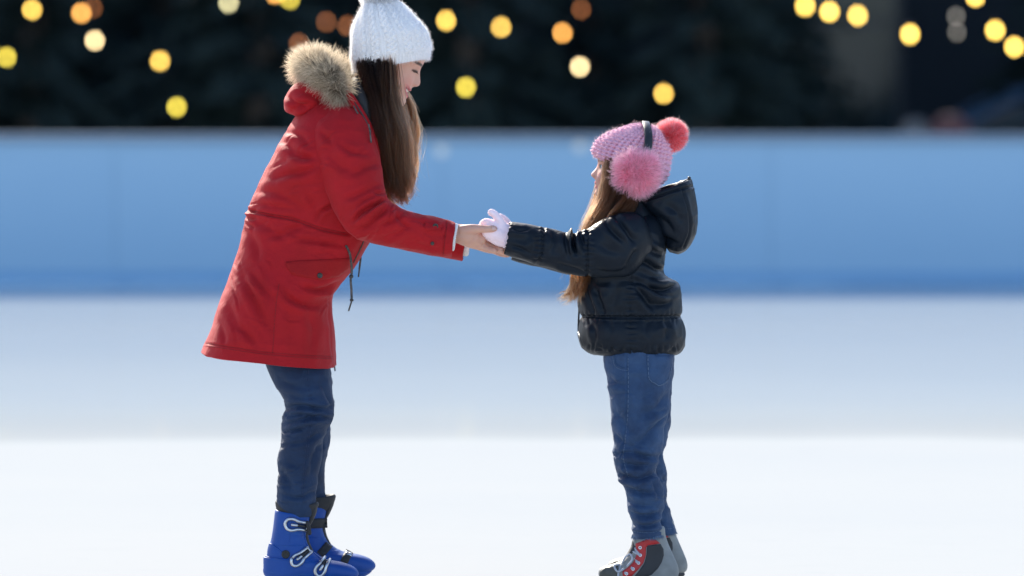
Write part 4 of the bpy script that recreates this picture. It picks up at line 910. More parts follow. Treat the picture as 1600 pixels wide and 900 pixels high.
# hat: cable knit with ribbed edge
hat = [(553, 107, 669, 89, .078, 0), (551.5, 114, 671, 92.5, .092, 0), (550.5, 104, 672, 84, .095, 0), (550, 92, 672, 73, .096, 0), (551, 78, 669, 60, .096, 0), (552, 63, 664, 46, .097, 0), (552, 48, 651, 31, .088, 0), (556, 33, 638, 18, .075, 0), (561, 20, 627, 8, .06, 0), (567, 11, 616, 3, .043, 0), (578, 6, 606, 2, .02, 0)]
def cable(u, v):
    h = np.zeros_like(u); band = v < 0.27
    h = np.where(band, 0.0016 * np.sin(2 * np.pi * 74 * u), 0)
    k = 15; x = (u * k) % 1.0; w = sstep(v, 0.22, 0.30) * (1 - sstep(v, 0.93, 1.0) * 0.6); tw = 0.17 * np.sin(2 * np.pi * v * 8.5 + 2.0 * np.floor(u * k) * 1.3)
    c1, c2 = 0.38 + tw, 0.38 - tw
    g = lambda c, s: np.exp(-((x - c) / s)**2)
    over = np.cos(2 * np.pi * v * 8.5 + 2.6 * np.floor(u * k)) > 0
    cab = np.maximum(g(c1, 0.105) * np.where(over, 1.0, .72), g(c2, 0.105) * np.where(over, .72, 1.0)) * 0.0062
    rib = 0.0018 * np.exp(-((x - 0.84) / 0.07)**2) + 0.0012 * np.exp(-((x - 0.98) / 0.05)**2) + 0.0012 * np.exp(-((x + 0.02) / 0.05)**2)
    st_ = 0.0008 * np.cos(2 * np.pi * (v * 62 + 2.2 * np.abs(((x * 6) % 1) - .5)))
    hole = -0.0045 * (np.exp(-((x - 0.70) / 0.028)**2) + np.exp(-((x - 0.08) / 0.028)**2)) * np.clip(np.cos(2 * np.pi * v * 42), 0, 1)
    return h + w * (cab + rib + hole) + st_ + 0.0022 * np.sin(u * 19 + 9 * v) * sstep(v, .3, .6)
hat_o = loft('knit_hat', hat, M['white_knit'], woman, nu=720, nv=300, expo=2.15, disp=cable, noise=[(16, 16, 16, 2.0, False)])
hat_o['label'] = 'white cable knit bobble hat'
Vh, Fh = GEO[hat_o]
fur('wool_fuzz', Vh, Fh, 26000, 0.0085, M['white_fibre'], hat_o, spread=0.9, K=4, r0=0.00016, r1=0.00006, curl=0.4)
pc = W(593, -11, 0); Vp, Fp = lathe([(0.034 * math.sin(a), -0.034 * math.cos(a)) for a in np.linspace(0.08, 3.06, 14)], 24); Vp = Vp + pc
pm = mesh_obj('pompom', Vp, Fp, M['white_knit'], hat_o)
fur('pompom_fibres', Vp, Fp, 7000, 0.027, M['white_fibre'], hat_o, spread=0.35, clump=0.35, K=5, r0=0.0005, r1=0.00018, curl=0.25)

# long dark hair falling in front of the shoulder
def hair_from_guides(name, guides, n, r0, r1, mat, parent, spread, clumps=60, wave=0.004, K=26, taper=0.5, short=0.12, fly=0.02):
    G = np.array([catmull([np.append(W(x, y, Yv), 0) for x, y, Yv in g], K)[:, :3] for g in guides])   # (g, K, 3)
    g = len(G); t = np.linspace(0, 1, K)
    cc = RNG.uniform(0, g - 1, clumps); co = RNG.normal(0, 1, (clumps, 3)) * spread; ph = RNG.uniform(0, 6.28, clumps)
    k = RNG.integers(0, clumps, n); own = RNG.random(n) < 0.25
    s = np.clip(np.where(own, RNG.uniform(0, g - 1, n), cc[k] + RNG.normal(0, 0.06, n)), 0, g - 1.001); i = s.astype(int); f = (s - i)[:, None, None]
    C = G[i] * (1 - f) + G[np.minimum(i + 1, g - 1)] * f
    jit = np.where(own[:, None], RNG.normal(0, 1, (n, 3)) * spread * 1.1, co[k] + RNG.normal(0, 1, (n, 3)) * spread * 0.28)
    C = C + jit[:, None, :] * (0.35 + 0.65 * np.sin(np.pi * np.clip(t * 0.75 + 0.12, 0, 1)))[None, :, None]
    wave = wave * RNG.uniform(0.5, 2.2, clumps)[k][:, None]; wv = wave * t**1.3 * np.sin(2 * np.pi * (2.1 * t)[None, :] + ph[k][:, None]); C[:, :, 0] += wv; C[:, :, 1] += 0.7 * wave * t**1.3 * np.cos(2 * np.pi * 1.7 * t[None, :] + ph[k][:, None])
    fl = (RNG.random(n) < 0.06)[:, None] * RNG.normal(0, 1, (n, 1)) * fly; C[:, :, 0] += fl * t**2; C[:, :, 2] += 0.4 * np.abs(fl) * t**2
    # different lengths
    L = (1 - short * RNG.random(n)**1.2) * (1 - 0.22 * RNG.random(clumps))[k]; q = (t[None, :] * L[:, None]) * (K - 1); i0 = np.minimum(q.astype(int), K - 2); ff = (q - i0)[:, :, None]
    rows = np.arange(n)[:, None]; C = C[rows, i0] * (1 - ff) + C[rows, i0 + 1] * ff
    return hair_obj(name, C, r0, r1, mat, parent, 'stuff')
gW = [
 [(560, 98, -.05), (573, 135, -.088), (587, 170, -.115), (596, 215, -.128), (602, 265, -.118), (610, 305, -.11), (622, 322, -.11)],
 [(570, 98, -.075), (578, 135, -.1), (588, 170, -.122), (598, 215, -.134), (606, 265, -.124), (616, 300, -.115), (626, 325, -.115)],
 [(590, 97, -.085), (595, 135, -.1), (603, 170, -.12), (610, 215, -.13), (615, 265, -.122), (622, 300, -.115), (630, 320, -.11)],
 [(602, 98, -.088), (604, 135, -.098), (609, 170, -.11), (618, 215, -.118), (624, 265, -.112), (628, 298, -.105), (632, 316, -.1)],
 [(610, 94, -.082), (611, 130, -.092), (614, 166, -.098), (626, 212, -.1), (632, 260, -.095), (634, 290, -.09), (638, 318, -.085)],
 [(612, 96, -.078), (613, 135, -.09), (618, 172, -.088), (634, 215, -.075), (638, 260, -.065), (636, 290, -.06), (640, 310, -.06)]]
w_hair = hair_from_guides('hair', gW, 10000, 0.00034, 0.00016, M['hair_dark'], woman, 0.0095, 60, 0.011, short=0.36)
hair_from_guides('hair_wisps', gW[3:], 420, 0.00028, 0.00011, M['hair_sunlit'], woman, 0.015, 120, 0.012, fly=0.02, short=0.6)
w_hair['label'] = 'long dark brown hair'
gW2 = [
 [(600, 104, .08), (616, 135, .09), (632, 165, .085), (640, 200, .07), (640, 240, .05), (638, 280, .035), (640, 312, .02)],
 [(612, 102, .085), (626, 135, .092), (641, 165, .085), (645, 200, .065), (644, 240, .045), (641, 275, .03), (643, 300, .02)],
 [(604, 108, .07), (620, 140, .07), (634, 170, .055), (642, 210, .04), (640, 250, .03), (634, 285, .02), (636, 318, .01)]]
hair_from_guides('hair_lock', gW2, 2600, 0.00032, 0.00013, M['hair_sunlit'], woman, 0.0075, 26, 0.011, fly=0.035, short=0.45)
# opaque mass under the strands
loft('hair_underlayer', [(566, 86, 606, 84, .035, -.05), (574, 135, 607, 130, .036, -.062), (588, 175, 612, 172, .03, -.085), (599, 225, 620, 225, .02, -.105), (608, 262, 622, 262, .012, -.11), (616, 285, 622, 285, .004, -.11)], M['scalp'], woman, nu=40, nv=50)

# blue rental skates
def woman_skate(Y, dx, dy, near):
    t = bpy.data.objects.new('ice_skate', None); col.objects.link(t); t.location = Vector(W(470 + dx, 905 + dy, Y)); t['label'] = 'blue plastic ice skate with buckles'
    attach(t, woman); t.location = t.location
    S = lambda rr: [(a + dx, b + dy, c + dx, d + dy, w, Y) for a, b, c, d, w in rr]
    sh = loft('shell', S([(418, 903, 556, 903, .036), (413, 898, 560, 898, .045), (411, 892, 559, 892, .049), (411.5, 886, 551, 885, .05), (411.5, 880, 536, 879.5, .05), (411.5, 873, 512, 875, .05), (412.5, 869.5, 503, 871, .0485), (416.5, 868.5, 499, 869, .0455), (418, 858, 488, 860, .0455), (420, 850, 483, 851, .0455), (420.5, 848.5, 482, 849.5, .047), (423, 845, 481, 846, .0475), (425, 835, 479, 836, .047), (427, 822, 482, 823, .049), (428.5, 809, 485.5, 811, .05), (430, 798, 486, 806, .05), (433, 796, 483, 804, .046), (436, 805, 478, 812, .042)]), M['boot_blue'], t, nu=110, nv=150, expo=2.5)
    tr = bvh_of(sh)
    # overlapping cuff: heel ledge and cuff edge
    if near:
        tube_on('cuff_edge', tr, [(414 + dx, 869 + dy), (432 + dx, 873 + dy), (455 + dx, 876 + dy), (478 + dx, 879 + dy), (497 + dx, 876 + dy)], 0.0022, M['boot_blue'], t, 0.0)
        tube_on('shell_ridge', tr, [(456, 812), (454, 830), (452, 848)], 0.0012, M['boot_blue'], t, 0.0)
        tube_on('shell_ridge', tr, [(479, 815), (476, 832), (478, 848), (486, 860), (500, 872)], 0.0022, M['boot_blue'], t, 0.0)
        tube_on('shell_ridge', tr, [(420 + dx, 849 + dy), (428 + dx, 853 + dy), (440 + dx, 862 + dy)], 0.002, M['boot_blue'], t, 0.0)
    loft('liner', S([(437, 812, 480, 815, .04), (433, 800, 490, 806, .046), (432, 792, 495, 797, .048), (432, 785, 497, 788, .05), (434.5, 784.5, 494, 786.5, .045), (440, 792, 488, 793, .036)]), M['rubber'], t, nu=64, nv=40, noise=[(25, 25, 25, 1.2, False)], disp=lambda u, v: 0.0035 * np.sin(2 * np.pi * (u * 2 + .3)) * sstep(v, .3, .8))
    loft('tongue', S([(472, 870, 494, 868, .012), (474, 850, 484, 848, .016), (476, 832, 482, 829, .018), (479, 818, 489, 814, .022), (482, 803, 495, 800, .028), (485, 792, 496, 789, .028)]), M['rubber'], t, nu=40, nv=50)
    loft('sole', S([(420, 900, 553, 900, .03), (417, 905, 554, 905, .034), (422, 910, 548, 910, .03), (430, 915, 540, 915, .014)]), M['boot_blue'], t, nu=60, nv=24, expo=2.6)
    for x0, x1 in ((432, 458), (505, 532)):
        loft('blade_holder', S([(x0, 912, x1, 912, .012), (x0 + 3, 922, x1 - 3, 922, .006), (x0 + 1, 930, x1 - 1, 930, .005)]), M['metal'], t, nu=24, nv=14, expo=4)
    z0 = W(0, 929 + dy, Y)[2]; xa, xb = W(416 + dx, 0, Y)[0], W(566 + dx, 0, Y)[0]
    prof = [(xa, z0), (xb - 0.01, z0), (xb + 0.006, z0 - 0.006), (xb, z0 - 0.016), (xb - 0.014, 0.0015), (xa + 0.006, 0.0015), (xa, 0.006)]
    Vb = np.array([(x, Y - .0018, max(z, 0.0012)) for x, z in prof] + [(x, Y + .0018, max(z, 0.0012)) for x, z in prof]); n = len(prof)
    mesh_obj('blade', Vb, [list(range(n)), list(range(2 * n - 1, n - 1, -1))] + [[(i + 1) % n, i, n + i, n + (i + 1) % n] for i in range(n)], M['metal'], t, smooth=False)
    if near:
        button_on('pivot_cap', tr, 446.5, 866, 0.0122, 0.004, M['rubber'], t)
        def buckle(cx, cy, ang, L, Wd):
            ca, sa = math.cos(ang), math.sin(ang); q = lambda a, b: (cx + a * ca - b * sa, cy + a * sa + b * ca)
            # open lever: a loop that narrows to two arms, a hinge pin and a ladder strap
            loop = [(L * .52, -Wd * .34), (L * .15, -Wd * .36), (-L * .12, -Wd * .52), (-L * .38, -Wd * .42), (-L * .5, 0), (-L * .38, Wd * .42), (-L * .12, Wd * .52), (L * .15, Wd * .36), (L * .52, Wd * .34)]
            pts = on_surface(tr, catmull([q(*p) for p in loop], 40), 0.0045)
            b = tube('buckle', pts, 0.0047, M['metal'], t, 8, 1)
            pts = on_surface(tr, [q(-L * .1, 0), q(L * .12, 0), q(L * .35, 0), q(L * .56, 0)], 0.004); tube('buckle_strap', pts, 0.0042, M['rubber'], t, 8, 3)
            pts = on_surface(tr, [q(-L * .16, 0), q(-L * .04, 0), q(L * .06, 0)], 0.006); tube('buckle_pin', pts, 0.0042, M['metal'], t, 8, 3)
            pts = on_surface(tr, [q(L * .5, -Wd * .4), q(L * .5, 0), q(L * .5, Wd * .4)], 0.006)
            if len(pts) > 2: tube('buckle_bar', pts, 0.0026, M['metal'], t, 8, 3)
        buckle(461.5, 820, 0.14, 31, 17); buckle(469, 871, -0.72, 32, 15); buckle(503, 886, -1.0, 28, 14)
        tube('ankle_strap', [W(480, 817, Y - .043), W(482, 824, Y - .042), W(483.5, 833, Y - .038)], 0.0062, M['rubber'], t)
    else:
        for (x1, y1, x2, y2, wd) in ((484, 818, 510, 817, 15), (500, 867, 514, 851, 13), (537, 879, 546, 862, 12)):
            dxx, dyy = x2 - x1, y2 - y1; L = math.hypot(dxx, dyy); nx_, ny_ = -dyy / L * wd / 2, dxx / L * wd / 2
            panel('strap', [(x1 + nx_, y1 + ny_), (x2 + nx_, y2 + ny_), (x2 - nx_, y2 - ny_), (x1 - nx_, y1 - ny_)], tr, 0.005, M['rubber'], t, 3)
        panel('strap_clip', [(539, 863), (549, 866), (549, 870), (540, 868)], tr, 0.009, M['metal'], t, 3)
    return t
woman_skate(-0.085, 0, 0, True); woman_skate(0.085, 26.5, -12, False)
# ------------------------------------------------------------------ the child
base = W(1000, 940, 0)
child = empty('person', (base[0], 0, 0), 'child in black puffer jacket and pink knit hat with fluffy pink earmuffs', 'person')
tabC = [(-53, 26, 10, 5), (-50, 31, 4, 12), (-45, 34.5, -2, 18), (-40, 35, -6, 22), (-35, 34, -14, 27), (-28, 35, -26, 31), (-20, 35, -42, 34), (-10, 34.5, -54, 36.5), (0, 33.5, -62, 38.5), (10, 34.5, -64, 40), (20, 33, -63, 40), (32, 27, -57, 37), (44, 15, -46, 31), (52, 0, -34, 20), (56, -12, -22, 5)]
noseC = [(4, 0, 7), (1, 1.2, 7), (-4, 3.0, 6.5), (-9, 6.4, 7), (-12.5, 9.2, 8), (-15.5, 9.4, 8.5), (-18, 6.6, 9), (-20.5, 2.2, 8), (-23, 0.4, 7)]
faceC = [(-1, 5.5, 14, 8, -3.4), (8, 4, 12, 12, 0.8), (-20, 9, 18, 10, 3.2), (-17, 3.0, 7, 3, 1.6), (-26, 3, 0, 10, 2.0), (-33, 3, 0, 9, 1.6), (-43, 5, 0, 9, 2.0), (-25, 8, 12, 2.2, -0.9), (-1, 3.2, 14, 6.5, 2.2)]
headC, locC, worC = head_mesh((968, 261), R_(-3), tabC, noseC, (-29.6, 0.014, -1.4, 0.7, 15, 1.3), faceC, mirror=-1)
def glove_parts(S, dpx, dpy, Y0):
    c = lambda pts: chain([(x + dpx, y + dpy, Y0 + S * yy, r) for x, y, yy, r in pts])
    return [
        c([(806, 372, 0, 15), (794, 370.5, 0, 14.5), (783, 367, 0, 14.5), (772, 363, 0, 15), (764, 360, 0, 13)]),
        c([(794, 361, 0.002, 10), (782, 356, 0.003, 10), (770, 353, 0.002, 9.5)]),
        c([(792, 379, 0, 8.5), (780, 376, 0, 9), (768, 369, 0, 9)]),
        c([(787, 360, 0.004, 9), (783, 350, 0.006, 7.2), (778.5, 341, 0.008, 6.0), (772, 334.5, 0.008, 5.6), (767.5, 331.8, 0.008, 5.2)]),                     # raised thumb
        c([(770, 351.5, 0, 8), (760, 348.5, -0.003, 7.2), (755, 351, -0.016, 6.3), (758, 356, -0.028, 5.6)]),
        c([(768, 357, 0, 8), (757, 354.5, -0.003, 7.0), (752.5, 357, -0.016, 6.2), (757, 361, -0.028, 5.6)]),
        c([(767, 364, 0, 8), (757, 361, -0.003, 6.8), (753, 363, -0.015, 6.0), (758, 367, -0.026, 5.4)]),
        c([(768, 370, 0, 7.4), (760, 367.5, -0.003, 6.2), (756.5, 369, -0.013, 5.5), (761, 373, -0.022, 5.0)])]
def child_body():
    P = [headC, chain([(985, 290, 0, 24), (992, 315, 0, 24), (995, 345, 0, 30)])]
    P.append(loft(None, [(970, 335, 1020, 335, .05, 0), (945, 365, 1030, 365, .095, 0), (930, 410, 1025, 410, .1, 0), (935, 470, 1035, 470, .10, 0), (955, 530, 1035, 530, .095, 0), (965, 570, 1030, 570, .08, 0), (970, 600, 1020, 600, .06, 0)], None, nu=48, nv=60))
    for Y in (-1, 1):
        dx, dy = (0, 0) if Y < 0 else (14, 7)
        P.append(chain([(985, 368, 0.10 * Y, 24), (950, 385, 0.135 * Y, 21), (900, 393, 0.145 * Y, 18), (850 + dx, 383 + dy, 0.14 * Y, 16), (805 + dx, 373 + dy, 0.132 * Y, 12)]))
        P += [chain([(805 + dx, 373 + dy, .132 * Y, 11), (785 + dx, 367 + dy, .13 * Y, 9.5), (768 + dx, 361 + dy, .13 * Y, 8)])] + [chain([(768 + dx, 353 + 6 * k + dy, .13 * Y, 4), (757 + dx, 352 + 5.6 * k + dy, .13 * Y, 3.6), (757 + dx, 356 + 5 * k + dy, .108 * Y, 3.2)]) for k in range(4)] + [chain([(785 + dx, 358 + dy, .132 * Y, 5), (779 + dx, 343 + dy, .137 * Y, 3.6), (769 + dx, 333 + dy, .138 * Y, 3)])]
        yl = 0.067 * Y; ex = 0 if Y < 0 else 12
        P.append(chain([(1000, 565, yl, 30), (1000 + ex * .3, 640, yl, 28), (996 + ex, 710, yl, 24), (1005 + ex, 770, yl, 20), (1012 + ex, 830, yl, 16), (1018 + ex, 862, yl, 15), (1020 + ex, 884, yl, 15)]))
        P.append(chain([(1030 + ex, 888, yl, 12), (1000 + ex, 890, yl, 12), (958 + ex, 897, yl, 8)]))
    return remesh(P, 0.0026, 3, 0.5)
V, F = child_body()
c_body = mesh_obj('body', V, F, M['skin'], child)
def tintC(P):
    q = locC(P); f, y, u = q[:, 0], q[:, 1], q[:, 2]; ay = np.abs(y)
    C = np.tile(SK * 1.03, (len(P), 1)); C = blend(C, SKD, np.clip(0.5 + 0.6 * vnoise(P * 90), 0, 1) * 0.3); fr = (f > 8) & (u < 40) & (u > -58)
    C = blend(C, BL, fr * 0.65 * np.exp(-((u + 18) / 8)**2 - ((ay - 19) / 9)**2)); C = blend(C, BL, fr * 0.4 * np.exp(-((u + 13) / 5)**2 - (ay / 8)**2))
    um = -29.6 + 0.016 * y * y; w = sstep(13 - ay, 0, 4)
    C = blend(C, LIP * 1.1, fr * w * sstep(u - um, 0.2, 1.0) * sstep(-(u - um), -5.6, -4.2)); C = blend(C, LIP * 1.1, fr * w * sstep(-(u - um), 0.2, 1.0) * sstep(u - um, -6.6, -5.2))
    C = blend(C, LIP * 0.35, fr * w * sstep(0.7 - np.abs(u - um), -0.5, 0.5))
    eb = 8.2 + 0.06 * (ay - 6) - 0.007 * (ay - 14)**2
    C = blend(C, DK * 2.0, fr * 0.75 * sstep(1.5 - np.abs(u - eb), -0.7, 0.9) * sstep(ay, 4, 7) * sstep(-ay, -25, -21))
    el = 2.2 - 0.03 * (ay - 14)**2
    C = blend(C, DK, fr * 0.95 * sstep(1.0 - np.abs(u - el), -0.6, 0.6) * sstep(ay, 7, 9) * sstep(-ay, -22, -19.5))
    return C
tint_body(c_body, tintC); tb = BVHTree.FromPolygons(V.tolist(), F.tolist())
for s in (-1, 1):                                                     # eyes set in the sockets, iris looking forward and up
    d0 = worC(70, s * 13.5, -0.6); d1 = worC(0, s * 13.5, -0.6); loc, nn, _, _ = tb.ray_cast(Vector(d0), Vector(d1 - d0).normalized())
    if loc is None: continue
    cc = np.array(loc) + (worC(-4.6, 0, 0) - worC(0, 0, 0)); Vs, Fs = lathe([(5.6 / PXM * math.sin(a), -5.6 / PXM * math.cos(a)) for a in np.linspace(0.05, 3.09, 12)], 18)
    e = mesh_obj('eye', Vs + cc, Fs, M['eye_white'], child)
    fd = worC(1, s * 0.12, 0.06) - worC(0, 0, 0); Vi, Fi = place(lathe([(3.3 / PXM, 0), (2.8 / PXM, .9 / PXM), (1.2 / PXM, 1.3 / PXM)], 14), cc + fd / np.linalg.norm(fd) * 4.7 / PXM, fd); mesh_obj('iris', Vi, Fi, M['iris'], e)

# gloves
for S, Y, dx, dy in ((-1, -.13, 0, 0), (1, .13, 14, 7)):
    V, F = remesh(glove_parts(-1 if Y < 0 else 1, dx, dy, Y), 0.0016, 3, 0.5)
    g = mesh_obj('knit_glove', V, F, M['glove'], child)
    g['label'] = 'pale pink knit glove'
    fur('glove_fuzz', V, F.tolist(), 3200, 0.0024, M['glove_fibre'], g, spread=0.9, K=3, r0=0.00015, r1=0.00006)
    loft('glove_cuff', [(804 + dx, 348 + dy, 801 + dx, 391 + dy, .026, Y), (796 + dx, 353 + dy, 789.5 + dx, 388 + dy, .03, Y), (792 + dx, 354.5 + dy, 786 + dx, 386 + dy, .0285, Y), (793 + dx, 358 + dy, 788 + dx, 383 + dy, .024, Y)], M['glove'], g, nu=160, nv=20, disp=lambda u, v: 0.0013 * np.sin(2 * np.pi * 36 * u))

# jeans
nearC = [(943, 530, 1055, 530, .085, -.062), (943, 560, 1054, 556, .088, -.065), (948, 600, 1050, 600, .085, -.067), (955, 650, 1043, 655, .078, -.067), (957, 690, 1036, 695, .072, -.067), (958, 718, 1030, 718, .069, -.067), (964, 742, 1027, 738, .065, -.067), (977, 765, 1036, 762, .064, -.067), (980, 790, 1038, 790, .062, -.067), (986, 815, 1034, 815, .059, -.067), (988, 832, 1038, 830, .06, -.067), (988, 839, 1038.5, 837, .06, -.067), (993, 839, 1033, 837, .054, -.067)]
farC = [(950, 530, 1054, 530, .08, .06), (952, 560, 1053, 556, .085, .065), (960, 600, 1051, 600, .082, .067), (965, 650, 1048, 650, .076, .067), (970, 690, 1044, 690, .07, .067), (976, 712, 1037, 710, .068, .067), (985, 740, 1041, 738, .064, .067), (992, 770, 1042, 768, .062, .067), (997, 800, 1047, 800, .06, .067), (1003, 825, 1055, 824, .06, .067), (1004, 834, 1056.5, 832, .06, .067), (1010, 834, 1050, 832, .054, .067)]
stC = [([(955, 712), (985, 706), (1012, 714), (1030, 712)], 3.0, 4, .8), ([(960, 736), (975, 744), (1000, 748), (1028, 738)], 3.0, 4, .8), ([(978, 760), (1000, 770), (1025, 768)], 2.2, 4, .7), ([(968, 722), (990, 728), (1018, 724)], 2.0, 3.5, .7), ([(984, 798), (1005, 806), (1035, 800)], 2.6, 4, .8), ([(982, 783), (1000, 790), (1022, 788)], 1.6, 3.5, .6), ([(990, 818), (1012, 822), (1036, 814)], 2.0, 3, .7), ([(988, 830), (1010, 832), (1036, 829)], 1.0, 1.2, .3, True),
       ([(1036, 655), (1020, 672), (1000, 690), (980, 700)], 2.6, 6, .7), ([(1048, 610), (1030, 632), (1008, 648)], 2.0, 6, .6), ([(958, 640), (975, 660), (985, 680)], 1.8, 6, .6), ([(950, 590), (965, 600), (980, 602)], 1.5, 4, .6), ([(958, 672), (972, 690), (990, 698)], 1.6, 4, .6), ([(1000, 620), (1008, 650), (1005, 680)], 1.6, 7, .5), ([(1014, 745), (1022, 760), (1030, 780)], 1.6, 4, .6), ([(1037, 700), (1042, 715)], 2, 3), ([(1034, 745), (1042, 752)], 2, 3), ([(1040, 785), (1050, 792)], 1.6, 3),
       ([(979, 556), (980, 600), (979, 650), (975, 690), (972, 715), (980, 745)], 0.8, 1.4, .5, True), ([(1010, 745), (1000, 780), (1003, 800)], 1.2, 5, .5)]
stC += creases(22, 960, 1035, 695, 775, 0.1, 0.35, (12, 36), 11) + creases(14, 984, 1036, 780, 826, 0.05, 0.35, (10, 30), 12) + creases(10, 955, 1045, 580, 680, -0.6, 0.4, (14, 40), 13)
V, F = legs_mesh([nearC, farC], [loft(None, [(950, 500, 1045, 500, .1, 0), (944, 530, 1054, 530, .14, 0), (945, 575, 1050, 575, .13, 0), (960, 620, 1035, 620, .06, 0)], None, nu=48, nv=40)], 0.003, stC, [(10, 10, 22, 2.0, True), (24, 24, 40, 0.8, True)])
c_jeans = mesh_obj('jeans', V, F, M['denim_light'], child); tcj = bvh_of(c_jeans)
dashed('side_stitching', tcj, [(981.5, 560), (982, 600), (981, 650), (977, 690), (974, 715), (982, 745)], 0.0007, M['stitch'], c_jeans, 34)
dashed('hem_stitching', tcj, [(989, 830), (1005, 832), (1020, 832), (1037, 829.5)], 0.0007, M['stitch'], c_jeans, 14)
dashed('hem_stitching', tcj, [(1041, 826.5), (1048, 826), (1055, 824)], 0.0007, M['stitch'], c_jeans, 5)
pk = panel('back_pocket', [(1010, 553), (1012, 592), (1020, 600), (1030, 605), (1042, 598), (1047, 590), (1053, 556)], tcj, 0.0024, M['denim_light'], c_jeans, 4)
dashed('pocket_stitching', tcj, [(1012, 556), (1014, 590), (1022, 598), (1030, 602), (1041, 595), (1045, 588), (1050, 560)], 0.0008, M['stitch'], c_jeans, 34, 0.0032)
tube_on('front_pocket_edge', tcj, [(960, 556), (962, 568), (970, 574), (981, 576)], 0.0018, M['denim_light'], c_jeans, 0.0008)
dashed('pocket_stitching', tcj, [(958, 558), (960, 570), (969, 577), (981, 579)], 0.0007, M['stitch'], c_jeans, 14)
# frayed hems
for leg, yy in (((988, 838, 1038, 836, -.067)), ((1004, 833, 1056, 831, .067)),) and [((988, 838, 1038, 836, -.067), 0), ((1004, 833, 1056, 831, .067), 0)]:
    a = RNG.uniform(0, 2 * np.pi, 420); L, R2 = W(leg[0], leg[1], leg[4]), W(leg[2], leg[3], leg[4]); P0 = (L + R2) / 2 + np.cos(a)[:, None] * (R2 - L) / 2 + np.sin(a)[:, None] * np.array((0, .059, 0)) + np.array((0, 0, .004))
    d = np.stack([RNG.normal(0, .25, 420), RNG.normal(0, .25, 420), -np.ones(420)], 1); Ln = RNG.uniform(.006, .012, (420, 1))
    hair_obj('frayed_hem', np.stack([P0, P0 + d * Ln * .5, P0 + d * Ln + RNG.normal(0, .001, (420, 3))], 1), 0.0006, 0.0003, M['stitch'], c_jeans, 'stuff')

# puffer jacket
tor = [(978, 322, 1034, 330, .06, 0), (953, 343, 1041, 345, .11, 0), (932, 368, 1044, 370, .138, 0), (915, 400, 1041, 400, .143, 0), (909, 425, 1038, 424, .143, 0), (907, 436, 1044, 433, .143, 0), (905, 450, 1060, 442, .15, 0), (904, 470, 1066, 465, .155, 0), (907, 487, 1067, 486, .154, 0), (910, 494, 1064, 494.5, .149, 0), (905, 502, 1068, 503, .156, 0), (902, 518, 1071, 517, .163, 0), (905, 535, 1070, 535, .16, 0), (914, 547, 1064, 547, .148, 0), (926, 553, 1056, 551.5, .135, 0), (932, 551, 1050, 550, .125, 0), (940, 545, 1045, 545, .115, 0)]
stJ = [([(905, 493), (930, 495), (985, 496), (1030, 495), (1067, 495)], 1.9, 2.2, .3, True), ([(986, 432), (984, 462), (985, 500), (987, 550)], 1.7, 1.6, .4, True), ([(1062, 440), (1040, 452), (1015, 448), (990, 436)], 3.4, 4, .7), ([(1040, 424), (1025, 420), (1008, 410), (995, 412)], 3.0, 4, .7), ([(988, 440), (1005, 462), (1022, 486)], 3.2, 5, .7), ([(930, 450), (936, 470), (944, 492)], 3.0, 4, .7), ([(918, 452), (924, 475), (930, 490)], 2.2, 4, .7), ([(1052, 470), (1035, 476), (1015, 474)], 2.2, 5, .6), ([(1036, 398), (1020, 392), (1005, 380)], 2.6, 4, .7),
       ([(925, 505), (930, 520), (928, 540)], 1.8, 4, .6), ([(950, 500), (954, 512), (952, 530)], 1.5, 4, .6), ([(1012, 500), (1010, 512), (1014, 528)], 1.6, 4, .6), ([(1040, 500), (1043, 515), (1040, 530)], 1.6, 4, .6), ([(935, 543), (937, 549)], 2, 2.5), ([(955, 542), (956, 550)], 2, 2.5), ([(972, 543), (973, 550)], 1.6, 2.5), ([(1006, 542), (1005, 550)], 1.8, 2.5), ([(1030, 541), (1029, 550)], 2, 2.5), ([(1052, 540), (1049, 549)], 1.8, 2.5), ([(960, 440), (962, 460), (955, 485)], 2.0, 6, .5), ([(1010, 440), (1030, 458), (1050, 462)], 2.2, 4, .6)]
rr_ = random.Random(5)
for x in range(912, 1064, 8): stJ.append(([(x + rr_.uniform(-2, 2), 485 + rr_.uniform(-4, 2)), (x + rr_.uniform(-1, 1), 494), (x + rr_.uniform(-3, 3), 504 + rr_.uniform(-2, 6))], rr_.uniform(.5, 1.0), 1.6, .5))
for x in range(920, 1060, 9): stJ.append(([(x + rr_.uniform(-2, 2), 536 + rr_.uniform(-4, 3)), (x + rr_.uniform(-3, 3), 550)], rr_.uniform(.5, 1.1), 1.7, .5))
for y in range(440, 545, 9): stJ.append(([(978 + rr_.uniform(-4, 2), y + rr_.uniform(-2, 2)), (985, y + rr_.uniform(-1, 1)), (993 + rr_.uniform(-2, 5), y + rr_.uniform(-3, 3))], rr_.uniform(.4, .9), 1.6, .5))
jac = loft('puffer_jacket', tor, M['puffer'], child, nu=200, nv=240, expo=2.35, strokes=stJ, noise=[(10, 10, 16, 2.4, False), (22, 22, 34, 1.2, True)]); jac['label'] = 'black quilted puffer jacket with hood'
tja = bvh_of(jac)
